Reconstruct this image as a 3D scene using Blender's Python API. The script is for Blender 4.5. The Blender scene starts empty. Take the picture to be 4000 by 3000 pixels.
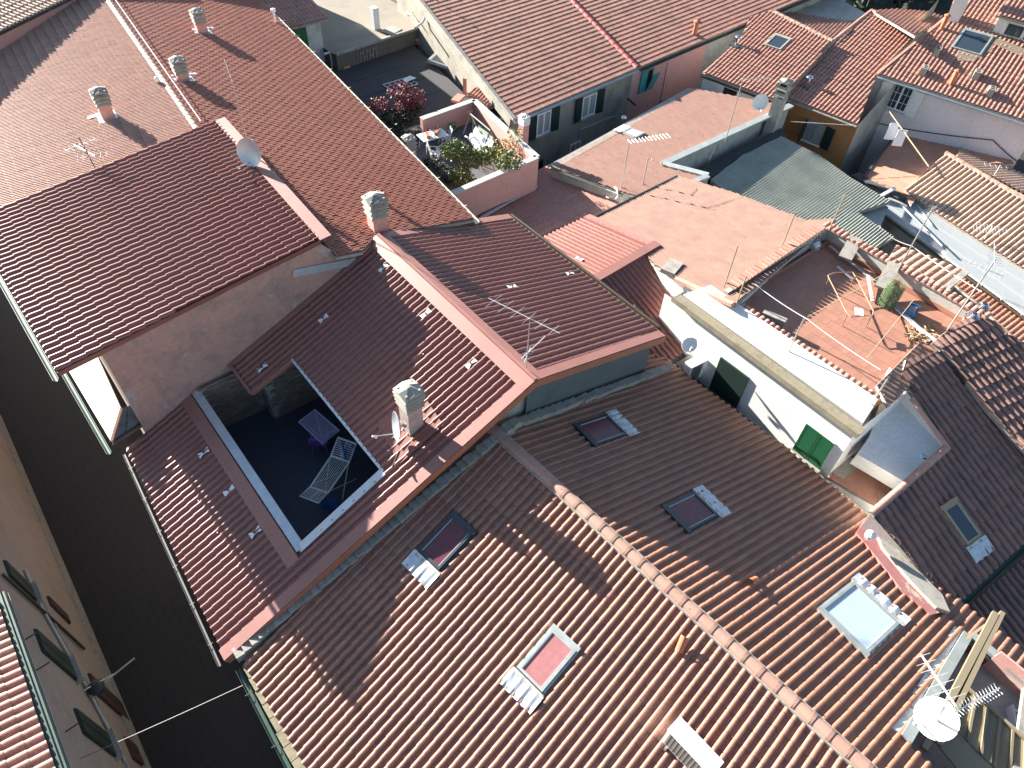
import bpy, math, random
import numpy as np
from mathutils import Matrix, Vector
random.seed(7); RNG = np.random.default_rng(7)
scene = bpy.context.scene
col = scene.collection
# ------------------------------------------------------------------ camera
# world: +Y runs along the street / main ridges, +X away to the right, z up, street at z=0
FPX, CXP, CYP = 2770.0, 2000.0, 1500.0
_n = np.array([-150., 2500., FPX]); _u = -_n / np.linalg.norm(_n)
_d = np.array([-3430., -3250., FPX]); _d /= np.linalg.norm(_d)
_d = _d - _u * _d.dot(_u); _d /= np.linalg.norm(_d)
_x = np.cross(_d, _u)
RW = np.array([_x, _d, _u])            # world = RW @ cam(right,down,forward)
CAM = np.array([0., 0., 28.5])
cd = bpy.data.cameras.new("camera"); cam = bpy.data.objects.new("camera", cd); col.objects.link(cam)
cd.sensor_fit = 'HORIZONTAL'; cd.sensor_width = 36.0; cd.lens = 36.0 * FPX / 4000.0
cd.clip_start = 0.1; cd.clip_end = 2000
m = Matrix.Identity(4)
for i in range(3):
    m[i][0] = RW[i][0]; m[i][1] = -RW[i][1]; m[i][2] = -RW[i][2]; m[i][3] = CAM[i]
cam.matrix_world = m
scene.camera = cam
# ------------------------------------------------------------------ sky, sun, exposure
SUN_EL, SUN_AZ = 17.5, 100.5           # azimuth of the sun measured from +X counter-clockwise
world = bpy.data.worlds.new("World"); scene.world = world; world.use_nodes = True
nt = world.node_tree; nt.nodes.clear()
sky = nt.nodes.new("ShaderNodeTexSky"); sky.sky_type = 'NISHITA'; sky.sun_disc = False
sky.sun_elevation = math.radians(SUN_EL); sky.sun_rotation = math.radians(90.0 - SUN_AZ)
sky.air_density = 1.0; sky.dust_density = 0.6; sky.ozone_density = 1.2
bg = nt.nodes.new("ShaderNodeBackground"); bg.inputs[1].default_value = 0.05
wo = nt.nodes.new("ShaderNodeOutputWorld")
nt.links.new(sky.outputs[0], bg.inputs[0]); nt.links.new(bg.outputs[0], wo.inputs[0])
sl = bpy.data.lights.new("sun", 'SUN'); sl.energy = 5.0; sl.angle = math.radians(0.5); sl.color = (1.0, 0.93, 0.84)
so = bpy.data.objects.new("sun", sl); col.objects.link(so)
sd = Vector((math.cos(math.radians(SUN_EL)) * math.cos(math.radians(SUN_AZ)),
             math.cos(math.radians(SUN_EL)) * math.sin(math.radians(SUN_AZ)), math.sin(math.radians(SUN_EL))))
so.rotation_euler = sd.to_track_quat('Z', 'Y').to_euler(); so.location = (0, 60, 60)
vs = scene.view_settings
vs.view_transform = 'Standard'; vs.look = 'None'; vs.gamma = 1.0; vs.exposure = 2.3; vs.use_curve_mapping = False

# ------------------------------------------------------------------ survey helpers (pixel of the photo -> point on a plane of the place)
def ray(px, py): return RW @ np.array([px - CXP, py - CYP, FPX])
def P(px, py, z):
    r = ray(px, py); return CAM + r * ((z - CAM[2]) / r[2])
def hitp(px, py, n, d):
    r = ray(px, py); return CAM + r * ((d - np.dot(n, CAM)) / np.dot(n, r))
def proj(w):
    c = RW.T @ (np.array(w, float) - CAM); return CXP + FPX * c[0] / c[2], CYP + FPX * c[1] / c[2], c[2]
class Plane:
    """roof plane through o rising toward azimuth az (deg) with gradient s"""
    def __init__(self, o, az, s):
        self.o = np.array(o, float); a = math.radians(az); c = 1 / math.hypot(1, s)
        self.U = np.array([math.sin(a), -math.cos(a), 0.]); self.V = np.array([math.cos(a) * c, math.sin(a) * c, s * c])
        self.W = np.cross(self.U, self.V); self.s = s; self.az = az
    def px(self, px, py, w=0.0): return hitp(px, py, self.W, self.W.dot(self.o) + w)
    def uv(self, p): q = np.array(p, float) - self.o; return (q.dot(self.U), q.dot(self.V))
    def at(self, u, v, w=0.0): return self.o + self.U * u + self.V * v + self.W * w
    def z(self, x, y):
        n = self.W; return (n.dot(self.o) - n[0] * x - n[1] * y) / n[2]
    def xy(self, x, y, w=0.0): return np.array([x, y, self.z(x, y)]) + self.W * w
    def pts(self, L): return [self.px(*p) for p in L]
    def mat(self, u=0, v=0, w=0, rot=0):
        c, s_ = math.cos(rot), math.sin(rot); U = self.U * c + self.V * s_; V = -self.U * s_ + self.V * c
        o = self.at(u, v, w); M4 = Matrix.Identity(4)
        for i in range(3): M4[i][0] = U[i]; M4[i][1] = V[i]; M4[i][2] = self.W[i]; M4[i][3] = o[i]
        return M4
def vpl(p, q):
    p = np.array(p, float); q = np.array(q, float); t = q - p; n = np.array([t[1], -t[0], 0]); n /= np.linalg.norm(n); return n, n.dot(p)
def onx(px, py, x): return hitp(px, py, np.array([1., 0, 0]), x)
def ony(px, py, y): return hitp(px, py, np.array([0, 1., 0]), y)

# ------------------------------------------------------------------ mesh helper
class M:
    def __init__(self): self.v = []; self.f = []
    def add(self, vs, fs):
        b = len(self.v); self.v += [tuple(map(float, p)) for p in vs]; self.f += [tuple(b + i for i in f) for f in fs]; return self
    def quad(self, *p): return self.add(p, [tuple(range(len(p)))])
    def box(self, c, s, T=None, rz=0.0):
        hx, hy, hz = s[0] / 2, s[1] / 2, s[2] / 2; cr, sr = math.cos(rz), math.sin(rz); vs = []
        for x, y, z in ((-1,-1,-1),(1,-1,-1),(1,1,-1),(-1,1,-1),(-1,-1,1),(1,-1,1),(1,1,1),(-1,1,1)):
            X, Y, Z = x * hx, y * hy, z * hz; X, Y = X * cr - Y * sr, X * sr + Y * cr
            vs.append((c[0] + X, c[1] + Y, c[2] + Z))
        if T is not None: vs = [T @ Vector(p) for p in vs]
        return self.add(vs, [(0,3,2,1),(4,5,6,7),(0,1,5,4),(1,2,6,5),(2,3,7,6),(3,0,4,7)])
    def bar(self, a, b, w, h=None, up=(0, 0, 1)):
        """rectangular bar from a to b, width w, height h"""
        h = h or w; a = Vector(a); b = Vector(b); d = b - a; L = d.length
        if L < 1e-6: return self
        d.normalize(); s = d.cross(Vector(up));
        if s.length < 1e-4: s = d.cross(Vector((1, 0, 0)))
        s.normalize(); t = s.cross(d); vs = []
        for q in (a, b):
            for i, j in ((-1,-1),(1,-1),(1,1),(-1,1)): vs.append(q + s * (i * w / 2) + t * (j * h / 2))
        return self.add(vs, [(0,1,2,3),(7,6,5,4),(0,4,5,1),(1,5,6,2),(2,6,7,3),(3,7,4,0)])
    def tube(self, path, r, n=6, cap=True):
        path = [Vector(p) for p in path]; rings = []
        rr = r if isinstance(r, (list, tuple)) else [r] * len(path); prev = None
        for i, p in enumerate(path):
            d = (path[min(i + 1, len(path) - 1)] - path[max(i - 1, 0)])
            if d.length < 1e-7: d = Vector((0, 0, 1))
            d.normalize()
            s = prev - d * prev.dot(d) if prev is not None else d.cross(Vector((0, 0, 1)))
            if s.length < 1e-3: s = d.cross(Vector((1, 0, 0)))
            s.normalize(); prev = s; t = d.cross(s)
            rings.append([p + (s * math.cos(2 * math.pi * k / n) + t * math.sin(2 * math.pi * k / n)) * rr[i] for k in range(n)])
        vs = [q for R_ in rings for q in R_]; fs = []
        for i in range(len(rings) - 1):
            for k in range(n):
                a = i * n + k; b = i * n + (k + 1) % n; fs.append((a, b, b + n, a + n))
        if cap: fs.append(tuple(range(n))[::-1]); fs.append(tuple((len(rings) - 1) * n + k for k in range(n)))
        return self.add(vs, fs)
    def lathe(self, prof, T=None, n=16, a0=0, a1=2 * math.pi):
        full = abs(a1 - a0 - 2 * math.pi) < 1e-6; k = n if full else n + 1; vs = []
        for r, z in prof:
            for i in range(k):
                a = a0 + (a1 - a0) * i / n; vs.append(Vector((r * math.cos(a), r * math.sin(a), z)))
        if T is not None: vs = [T @ p for p in vs]
        fs = []
        for j in range(len(prof) - 1):
            for i in range(n):
                a = j * k + i; b = j * k + (i + 1) % k; fs.append((a, b, b + k, a + k))
        return self.add(vs, fs)
    def prism(self, top, zb, closed_top=True):
        """vertical walls under polygon 'top' (3-D points) down to zb (number or list)"""
        n = len(top); zz = zb if isinstance(zb, (list, tuple)) else [zb] * n
        vs = list(top) + [(p[0], p[1], z) for p, z in zip(top, zz)]
        fs = [(i, n + i, n + (i + 1) % n, (i + 1) % n) for i in range(n)]
        if closed_top: fs.append(tuple(range(n)))
        return self.add(vs, fs)
    def slab(self, top, t):
        """thick plate: polygon 'top' and the same shifted by -t along its normal"""
        p = [Vector(q) for q in top]; n = (p[1] - p[0]).cross(p[2] - p[0]); n.normalize()
        if n.z < 0: n = -n
        k = len(p); vs = p + [q - n * t for q in p]
        return self.add(vs, [tuple(range(k)), tuple(range(2 * k - 1, k - 1, -1))] + [(i, k + i, k + (i + 1) % k, (i + 1) % k) for i in range(k)])

WORIG = {}
def thing(name, label, cat, loc=(0, 0, 0), group=None):
    o = bpy.data.objects.new(name, None); col.objects.link(o); o.empty_display_size = 0.3
    o.location = tuple(map(float, loc)); WORIG[o.name] = np.array(o.location); o['label'] = label; o['category'] = cat
    if group: o['group'] = group
    return o
def tag(o, label, cat, group=None):
    o['label'] = label; o['category'] = cat
    if group: o['group'] = group
    return o
def meshdata(name, v, f, mat, smooth=False):
    me = bpy.data.meshes.new(name); me.from_pydata(v, [], f); me.materials.append(mat)
    if smooth: me.shade_smooth() if hasattr(me, 'shade_smooth') else None
    me.update(); return me
def obj(name, mb, mat, parent=None, kind=None, smooth=False, label=None, origin=None):
    if parent is not None: o0 = WORIG[parent.name]
    elif origin is not None: o0 = np.array(origin, float)
    else:
        a = np.array(mb.v); o0 = np.array([a[:, 0].mean(), a[:, 1].mean(), a[:, 2].min()])
    v = [(p[0] - o0[0], p[1] - o0[1], p[2] - o0[2]) for p in mb.v]
    me = meshdata(name, v, mb.f, mat, smooth)
    o = bpy.data.objects.new(name, me); col.objects.link(o)
    if parent is not None: o.parent = parent
    else: o.location = tuple(o0)
    WORIG[o.name] = o0
    if kind: o['kind'] = kind
    if label: o['label'] = label
    return o
def inst(name, me, M4, parent):
    o = bpy.data.objects.new(name, me); col.objects.link(o); o.parent = parent
    w = WORIG[parent.name]; o.matrix_local = Matrix.Translation((-w[0], -w[1], -w[2])) @ M4
    WORIG[o.name] = np.array(M4.translation); return o
def copy_thing(r, loc, rz=0.0, label=None):
    c = r.copy(); col.objects.link(c); c.location = tuple(map(float, loc)); c.rotation_euler = (0, 0, rz); WORIG[c.name] = np.array(c.location)
    if label: c['label'] = label
    for ch in list(r.children):
        d = ch.copy(); col.objects.link(d); d.parent = c; WORIG[d.name] = WORIG[c.name]
        for g in list(ch.children):
            e = g.copy(); col.objects.link(e); e.parent = d; WORIG[e.name] = WORIG[c.name]
    return c

# ------------------------------------------------------------------ materials
MATS = {}
def _base(name, rough=0.8, metal=0.0, spec=None):
    m_ = bpy.data.materials.new(name); m_.use_nodes = True; n = m_.node_tree.nodes; b = n["Principled BSDF"]
    b.inputs["Roughness"].default_value = rough; b.inputs["Metallic"].default_value = metal
    if spec is not None: b.inputs["Specular IOR Level"].default_value = spec
    return m_, m_.node_tree, b
def _noise(t, scale, detail=4, rough=.6, vec=None, dim='3D'):
    n = t.nodes.new("ShaderNodeTexNoise"); n.inputs["Scale"].default_value = scale; n.inputs["Detail"].default_value = detail
    n.inputs["Roughness"].default_value = rough
    if vec: t.links.new(vec, n.inputs["Vector"])
    return n.outputs["Fac"]
def _ramp(t, fac, stops):
    r = t.nodes.new("ShaderNodeValToRGB"); e = r.color_ramp.elements
    e[0].position = stops[0][0]; e[0].color = (*stops[0][1], 1); e[1].position = stops[-1][0]; e[1].color = (*stops[-1][1], 1)
    for p, c in stops[1:-1]:
        k = e.new(p); k.color = (*c, 1)
    t.links.new(fac, r.inputs["Fac"]); return r.outputs["Color"]
def _mix(t, fac, a, b, mode='MIX'):
    x = t.nodes.new("ShaderNodeMix"); x.data_type = 'RGBA'; x.blend_type = mode
    for s, v in ((x.inputs[0], fac), (x.inputs[6], a), (x.inputs[7], b)):
        if isinstance(v, (float, int)): s.default_value = v
        elif isinstance(v, tuple): s.default_value = (*v, 1)
        else: t.links.new(v, s)
    return x.outputs[2]
def _step(t, fac, lo, hi):
    r = t.nodes.new("ShaderNodeMapRange"); r.inputs[1].default_value = lo; r.inputs[2].default_value = hi; r.clamp = True
    t.links.new(fac, r.inputs[0]); return r.outputs[0]
def _bump(t, b, fac, strength, dist=0.02):
    n = t.nodes.new("ShaderNodeBump"); n.inputs["Strength"].default_value = strength; n.inputs["Distance"].default_value = dist
    t.links.new(fac, n.inputs["Height"]); t.links.new(n.outputs[0], b.inputs["Normal"])
def _pos(t): return t.nodes.new("ShaderNodeNewGeometry").outputs["Position"]
def flat(name, c, rough=0.6, metal=0.0, var=0.12, scale=6.0):
    if name in MATS: return MATS[name]
    m_, t, b = _base(name, rough, metal); p = _pos(t)
    d = tuple(x * (1 - var) for x in c); l = tuple(min(1, x * (1 + var)) for x in c)
    t.links.new(_ramp(t, _noise(t, scale, 5, .65, p), [(0.3, d), (0.7, l)]), b.inputs["Base Color"])
    MATS[name] = m_; return m_
def clay(name, cols, dirt=(0.05, 0.04, 0.035), dirt_amt=0.4, lichen=0.0, rough=0.6, bump=0.3, dirt_scale=1.2, patch=None):
    """fired clay: tone per tile from face attribute rnd + object random, weathering by noise"""
    m_, t, b = _base(name, rough, 0.0, 0.5); p = _pos(t)
    at = t.nodes.new("ShaderNodeAttribute"); at.attribute_name = "rnd"; oi = t.nodes.new("ShaderNodeObjectInfo")
    s = t.nodes.new("ShaderNodeMath"); s.operation = 'ADD'; t.links.new(at.outputs["Fac"], s.inputs[0]); t.links.new(oi.outputs["Random"], s.inputs[1])
    f = t.nodes.new("ShaderNodeMath"); f.operation = 'FRACT'; t.links.new(s.outputs[0], f.inputs[0])
    k = len(cols); base = _ramp(t, f.outputs[0], [(i / (k - 1), c) for i, c in enumerate(cols)])
    n1 = _noise(t, dirt_scale, 6, .7, p); n2 = _noise(t, 14, 4, .7, p)
    base = _mix(t, _step(t, n2, .35, .75), base, tuple(min(1, c * 1.25) for c in cols[k // 2]))
    dfac = t.nodes.new("ShaderNodeMath"); dfac.operation = 'MULTIPLY'; dfac.inputs[1].default_value = dirt_amt
    t.links.new(_step(t, n1, .45, .72), dfac.inputs[0]); base = _mix(t, dfac.outputs[0], base, dirt)
    if patch:
        n3 = _noise(t, patch[1], 5, .75, p); base = _mix(t, _step(t, n3, patch[2], patch[2] + .08), base, patch[0])
    if lichen:
        v = t.nodes.new("ShaderNodeTexVoronoi"); v.inputs["Scale"].default_value = 4.5; t.links.new(p, v.inputs["Vector"])
        v2 = _noise(t, 1.6, 3, .6, p)
        a = t.nodes.new("ShaderNodeMath"); a.operation = 'ADD'; a.use_clamp = False
        t.links.new(v.outputs["Distance"], a.inputs[0]); t.links.new(_step(t, v2, .62 , .38), a.inputs[1])
        base = _mix(t, _step(t, a.outputs[0], .10 + lichen, .07 + lichen), base, (0.022, 0.024, 0.02))
        w = t.nodes.new("ShaderNodeTexVoronoi"); w.inputs["Scale"].default_value = 3.1; w.inputs["Randomness"].default_value = 1.0; t.links.new(p, w.inputs["Vector"])
        base = _mix(t, _step(t, w.outputs["Distance"], .07, .05), base, (0.30, 0.30, 0.26))
    t.links.new(base, b.inputs["Base Color"]); _bump(t, b, n2, bump, 0.01)
    MATS[name] = m_; return m_
def plaster(name, c, stain=(0.12, 0.11, 0.10), amt=0.5, scale=0.7, patch=None, streak=True, rough=0.9):
    m_, t, b = _base(name, rough); p = _pos(t)
    n1 = _noise(t, scale, 7, .72, p)
    mp = t.nodes.new("ShaderNodeMapping"); mp.inputs["Scale"].default_value = (2.4, 2.4, 0.35); t.links.new(p, mp.inputs["Vector"])
    n2 = _noise(t, 1.6, 6, .75, mp.outputs[0]); n3 = _noise(t, 9, 4, .6, p)
    base = _mix(t, _step(t, n3, .3, .7), tuple(x * .88 for x in c), tuple(min(1, x * 1.07) for x in c))
    f1 = t.nodes.new("ShaderNodeMath"); f1.operation = 'MULTIPLY'; f1.inputs[1].default_value = amt; t.links.new(_step(t, n1, .48, .75), f1.inputs[0])
    base = _mix(t, f1.outputs[0], base, stain)
    if streak:
        f2 = t.nodes.new("ShaderNodeMath"); f2.operation = 'MULTIPLY'; f2.inputs[1].default_value = amt * .9; t.links.new(_step(t, n2, .55, .78), f2.inputs[0])
        base = _mix(t, f2.outputs[0], base, stain)
    if patch: base = _mix(t, _step(t, _noise(t, patch[1], 6, .7, p), patch[2], patch[2] + .05), base, patch[0])
    t.links.new(base, b.inputs["Base Color"]); _bump(t, b, n3, .25, 0.01)
    MATS[name] = m_; return m_

SHEET = _base("sheet_paint", 0.42, 0.0, 0.5)
def _sheet(nm, c, rough=.42):
    m_, t, b = _base(nm, rough, 0.0, 0.5); p = _pos(t)
    n = _noise(t, 1.1, 6, .7, p); n2 = _noise(t, 20, 3, .6, p)
    base = _ramp(t, n, [(.3, tuple(x * .88 for x in c)), (.7, tuple(x * 1.1 for x in c))])
    base = _mix(t, _step(t, n2, .62, .8), base, tuple(x * .8 + .02 for x in c)); t.links.new(base, b.inputs["Base Color"])
    t.links.new(_ramp(t, n2, [(.3, (rough - .06,) * 3), (.7, (rough + .1,) * 3)]), b.inputs["Roughness"])
    MATS[nm] = m_; return m_
sheet_new = _sheet("painted_sheet", (0.225, 0.088, 0.068), .36)
flash_red = _sheet("red_flashing", (0.27, 0.125, 0.105), .5)
flash_orange = _sheet("orange_flashing", (0.34, 0.13, 0.08), .5)
clayA1 = clay("clay_smooth", [(.19,.085,.062), (.29,.125,.085), (.25,.105,.085), (.30,.155,.10), (.18,.085,.075), (.30,.12,.08), (.22,.12,.09)], dirt=(.13,.09,.07), dirt_amt=.35, lichen=0.0)
clayA2 = clay("clay_lichen", [(.25,.115,.075), (.32,.15,.09), (.23,.115,.08), (.33,.14,.085), (.27,.145,.10)], dirt=(.13,.09,.065), dirt_amt=.5, lichen=.035, dirt_scale=2.2)
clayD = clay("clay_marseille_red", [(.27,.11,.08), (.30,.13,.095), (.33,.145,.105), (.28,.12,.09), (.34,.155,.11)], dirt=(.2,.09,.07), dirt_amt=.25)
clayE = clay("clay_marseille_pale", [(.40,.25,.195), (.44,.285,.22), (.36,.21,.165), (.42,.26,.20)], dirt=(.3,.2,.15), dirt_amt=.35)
clayF = clay("clay_far", [(.33,.165,.125), (.40,.21,.155), (.28,.14,.11), (.43,.24,.18)], dirt=(.13,.09,.075), dirt_amt=.55, dirt_scale=.8)
clayH = clay("clay_pale_worn", [(.29,.165,.13), (.33,.19,.15), (.265,.15,.12), (.34,.21,.165)], dirt=(.30,.20,.14), dirt_amt=.4, patch=((.12,.09,.065), 4.5, .60))
clayI = clay("clay_dusty", [(.235,.145,.118), (.265,.165,.13), (.215,.13,.105), (.28,.18,.145)], dirt=(.30,.23,.15), dirt_amt=.5, patch=((.13,.10,.06), 3.2, .66))
clayO = clay("clay_barrel_dark", [(.20,.11,.09), (.23,.13,.11), (.18,.10,.085), (.25,.13,.10)], dirt=(.07,.06,.055), dirt_amt=.6, lichen=.02)
clayT = clay("clay_orange", [(.37,.195,.145), (.40,.22,.16), (.33,.165,.125), (.44,.26,.19), (.28,.15,.125)], dirt=(.17,.10,.08), dirt_amt=.45)
clayV = clay("clay_low_orange", [(.39,.20,.135), (.42,.22,.15), (.36,.18,.125), (.44,.25,.17)], dirt=(.25,.15,.09), dirt_amt=.4)
clayR = clay("clay_cream_barrel", [(.46,.33,.24), (.50,.36,.27), (.42,.28,.2), (.48,.33,.26)], dirt=(.2,.13,.1), dirt_amt=.35)
clayRidge = clay("clay_ridge", [(.36,.20,.15), (.42,.25,.19), (.33,.18,.14), (.40,.22,.17)], dirt=(.2,.17,.13), dirt_amt=.5, lichen=.02)
clayRed = clay("clay_ridge_red", [(.36,.055,.05), (.40,.07,.06), (.33,.05,.045)], dirt_amt=.2)
floorTile = clay("terracotta_floor", [(.32,.155,.105), (.36,.18,.12), (.29,.14,.10), (.38,.20,.135)], dirt=(.3,.15,.1), dirt_amt=.4, bump=.1)
copingClay = clay("clay_coping", [(.42,.20,.15), (.47,.24,.18), (.36,.16,.12)], dirt=(.2,.12,.1), dirt_amt=.4)
stoneMat = clay("ledge_stone", [(.10,.08,.07), (.22,.17,.13), (.30,.20,.13), (.15,.13,.12), (.24,.13,.08), (.34,.30,.26)], dirt=(.08,.07,.06), dirt_amt=.3)
corrMat = clay("fibre_cement", [(.27,.28,.23), (.30,.31,.26), (.25,.27,.22)], dirt=(.12,.14,.12), dirt_amt=.6, dirt_scale=.5)
mortar = plaster("mortar", (.33, .31, .27), (.09, .09, .08), .7, 2.5, streak=False)
pinkwall = plaster("pink_stained_plaster", (.42, .265, .22), (.15, .145, .15), .8, .9, patch=((.34, .33, .34), 1.3, .60))
pink = plaster("pink_plaster", (.56, .30, .26), (.3, .2, .18), .35)
pinkF = plaster("rose_plaster", (.56, .31, .28), (.25, .18, .17), .3)
beigeF = plaster("grey_beige_plaster", (.30, .28, .23), (.08, .08, .07), .85, .5)
white = plaster("white_plaster", (.74, .73, .70), (.4, .38, .34), .3)
whiteS = plaster("white_pink_plaster", (.72, .66, .66), (.4, .37, .36), .25)
orangew = plaster("orange_plaster", (.48, .21, .07), (.3, .15, .08), .35)
greywall = plaster("grey_plaster", (.36, .36, .33), (.1, .1, .1), .7, .8)
concrete = plaster("concrete", (.32, .315, .275), (.10, .09, .07), .7, 1.1, streak=False)
bitumen = plaster("bitumen_felt", (.055, .055, .058), (.03, .032, .036), .6, .6, streak=False)
conc_roof = plaster("felt_roof_sandy", (.27, .24, .19), (.14, .12, .1), .55, .6, streak=False)
facade = plaster("cream_pink_facade", (.36, .29, .25), (.18, .15, .13), .5)
redpaint = plaster("flaking_red_paint", (.33, .125, .12), (.35, .2, .17), .5, 1.5, patch=((.42, .36, .28), 2.2, .56))
cream = flat("cream_metal", (.62, .60, .48), .45, 0, .06, 3)
zinc = flat("zinc", (.42, .45, .43), .45, .5, .15, 2.5)
zincblue = flat("galvanised", (.50, .55, .58), .4, .4, .12, 4)
lead = flat("lead_flashing", (.50, .54, .58), .55, .2, .22, 5)
darkframe = flat("dark_frame", (.045, .055, .065), .4, .2)
brownmetal = flat("bronze_gutter", (.085, .07, .05), .4, .5)
greengut = flat("green_gutter", (.05, .09, .075), .5, .2)
blind = flat("maroon_blind", (.12, .04, .05), .22)
blindlit = flat("red_blind_sunlit_tone", (.34, .15, .15), .3)  # lighter copy of the blind with sunlight put into its colour
whitepl = flat("white_plastic", (.75, .76, .78), .4, 0, .04)
whitept = flat("white_paint", (.72, .72, .70), .5, 0, .08)
shgreen = flat("green_shutter", (.010, .085, .035), .5)
shdark = flat("dark_green_shutter", (.012, .028, .024), .5)
teal = flat("teal_shutter", (.06, .30, .29), .6)
dark = flat("dark_void", (.012, .011, .011), .9)
black = flat("black_metal", (.03, .03, .032), .5)
galv = flat("galvanised_mast", (.42, .42, .40), .4, .6)
alu = flat("aluminium", (.75, .75, .73), .35, .7, .05)
wood = flat("old_wood", (.33, .25, .15), .8)
olddry = flat("weathered_wood", (.30, .30, .30), .9)
terr = flat("dark_floor_tiles", (.040, .048, .070), .55)
beigem = flat("beige_metal", (.24, .20, .13), .45, .1, .06)
terracotta = flat("terracotta_pipe", (.45, .15, .075), .7)
cable = flat("cable", (.14, .135, .12), .6)
cloth_blue = flat("blue_cloth", (.045, .11, .38), .9, 0, .2, 12)
cloth_lblue = flat("light_blue_cloth", (.12, .30, .60), .9, 0, .25, 12)
cloth_white = flat("white_cloth", (.78, .79, .82), .9, 0, .05)
purple = flat("purple_plastic", (.18, .09, .34), .45)
greenmesh = flat("green_wire_mesh", (.11, .17, .08), .7)
bluepl = flat("blue_plastic", (.04, .14, .30), .45)
steel = flat("polished_steel", (.75, .77, .8), .15, 1.0, .05)
slate = plaster("mossy_slate", (.13, .16, .16), (.04, .045, .04), .8, 3, streak=False)
stainedconc = plaster("gutter_concrete", (.25, .22, .15), (.08, .07, .05), .8, 2.0, streak=False)
def glassmat(nm, c, rough=.08):
    m_, t, b = _base(nm, rough, 0.0, .8); b.inputs["Base Color"].default_value = (*c, 1); MATS[nm] = m_; return m_
glass = glassmat("window_glass", (.03, .045, .06)); glasslight = glassmat("pale_blind_behind_glass", (.42, .50, .56), .12)
curtain = flat("net_curtain", (.28, .29, .29), .9)
def leafmat(nm, a, b_):
    m_, t, b = _base(nm, .6); oi = t.nodes.new("ShaderNodeAttribute"); oi.attribute_name = "rnd"
    t.links.new(_ramp(t, oi.outputs["Fac"], [(0, a), (.6, b_), (1, tuple(min(1, x * 1.5) for x in b_))]), b.inputs["Base Color"])
    MATS[nm] = m_; return m_
leafg = leafmat("leaves_green", (.035, .06, .015), (.12, .16, .035)); leafr = leafmat("leaves_red", (.06, .02, .02), (.22, .045, .05))
leafy = leafmat("leaves_yellow", (.12, .12, .03), (.30, .27, .06)); leafdark = leafmat("leaves_dark", (.008, .015, .008), (.02, .035, .018))
def poly_glass():
    m_, t, b = _base("polycarbonate", .25, 0, .5); b.inputs["Base Color"].default_value = (.40, .43, .44, 1)
    b.inputs["Alpha"].default_value = .62; MATS["polycarbonate"] = m_; return m_
polyc = poly_glass()
# ------------------------------------------------------------------ roofs laid tile by tile
def prof_roll(n=6, pan=.42, h=.055):
    """pan-and-roll tile: flat pan then a round roll"""
    pts = [(0, 0.004), (pan * .5, 0.0), (pan, .006)]
    for i in range(1, n + 1):
        a = math.pi * i / n; x = pan + (1 - pan) * (1 - math.cos(a)) / 2; pts.append((x, .006 + h * math.sin(a) ** .65 if i < n else .004))
    return pts
def prof_wave(h=.042):
    pts = []
    for i in range(9):
        x = i / 8; pts.append((x, h * (0.5 - 0.5 * math.cos(2 * math.pi * x)) ** 1.5))
    return pts
def prof_sheet(h=.06):
    return [(0, 0), (.22, .002), (.40, 0), (.50, h * .62), (.58, h * .93), (.68, h), (.78, h * .92), (.88, h * .55), (.97, .003), (1, 0)]
def prof_barrel(h=.075):
    pts = []
    for i in range(7):
        a = math.pi * i / 6; pts.append((.66 * (1 - math.cos(a)) / 2, h * math.sin(a)))
    pts += [(.76, -.02), (.90, -.02), (1.0, 0.0)]
    return pts
def prof_marseille(h=.022):
    return [(0, 0), (.04, h), (.14, h), (.20, 0.0), (.48, -.002), (.54, h), (.64, h), (.70, 0.0), (1, 0)]
def prof_flat3(h=.014):
    return [(0, 0), (.04, h), (.10, h), (.14, 0), (.36, 0), (.40, h * .8), (.46, h * .8), (.50, 0), (.7, 0), (.74, h * .8), (.80, h * .8), (.84, 0), (1, 0)]
def intervals(poly, u):
    """v-intervals of polygon (list of (u,v)) along the line u"""
    xs = []
    n = len(poly)
    for i in range(n):
        (a, b), (c, d) = poly[i], poly[(i + 1) % n]
        if (a <= u < c) or (c <= u < a): xs.append(b + (d - b) * (u - a) / (c - a))
    xs.sort(); return [(xs[i], xs[i + 1]) for i in range(0, len(xs) - 1, 2)]
def minus(iv, hole):
    out = []
    for a, b in iv:
        segs = [(a, b)]
        for c, d in hole:
            nx = []
            for x, y in segs:
                if d <= x or c >= y: nx.append((x, y))
                else:
                    if c > x: nx.append((x, c))
                    if d < y: nx.append((d, y))
            segs = nx
        out += segs
    return out
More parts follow.
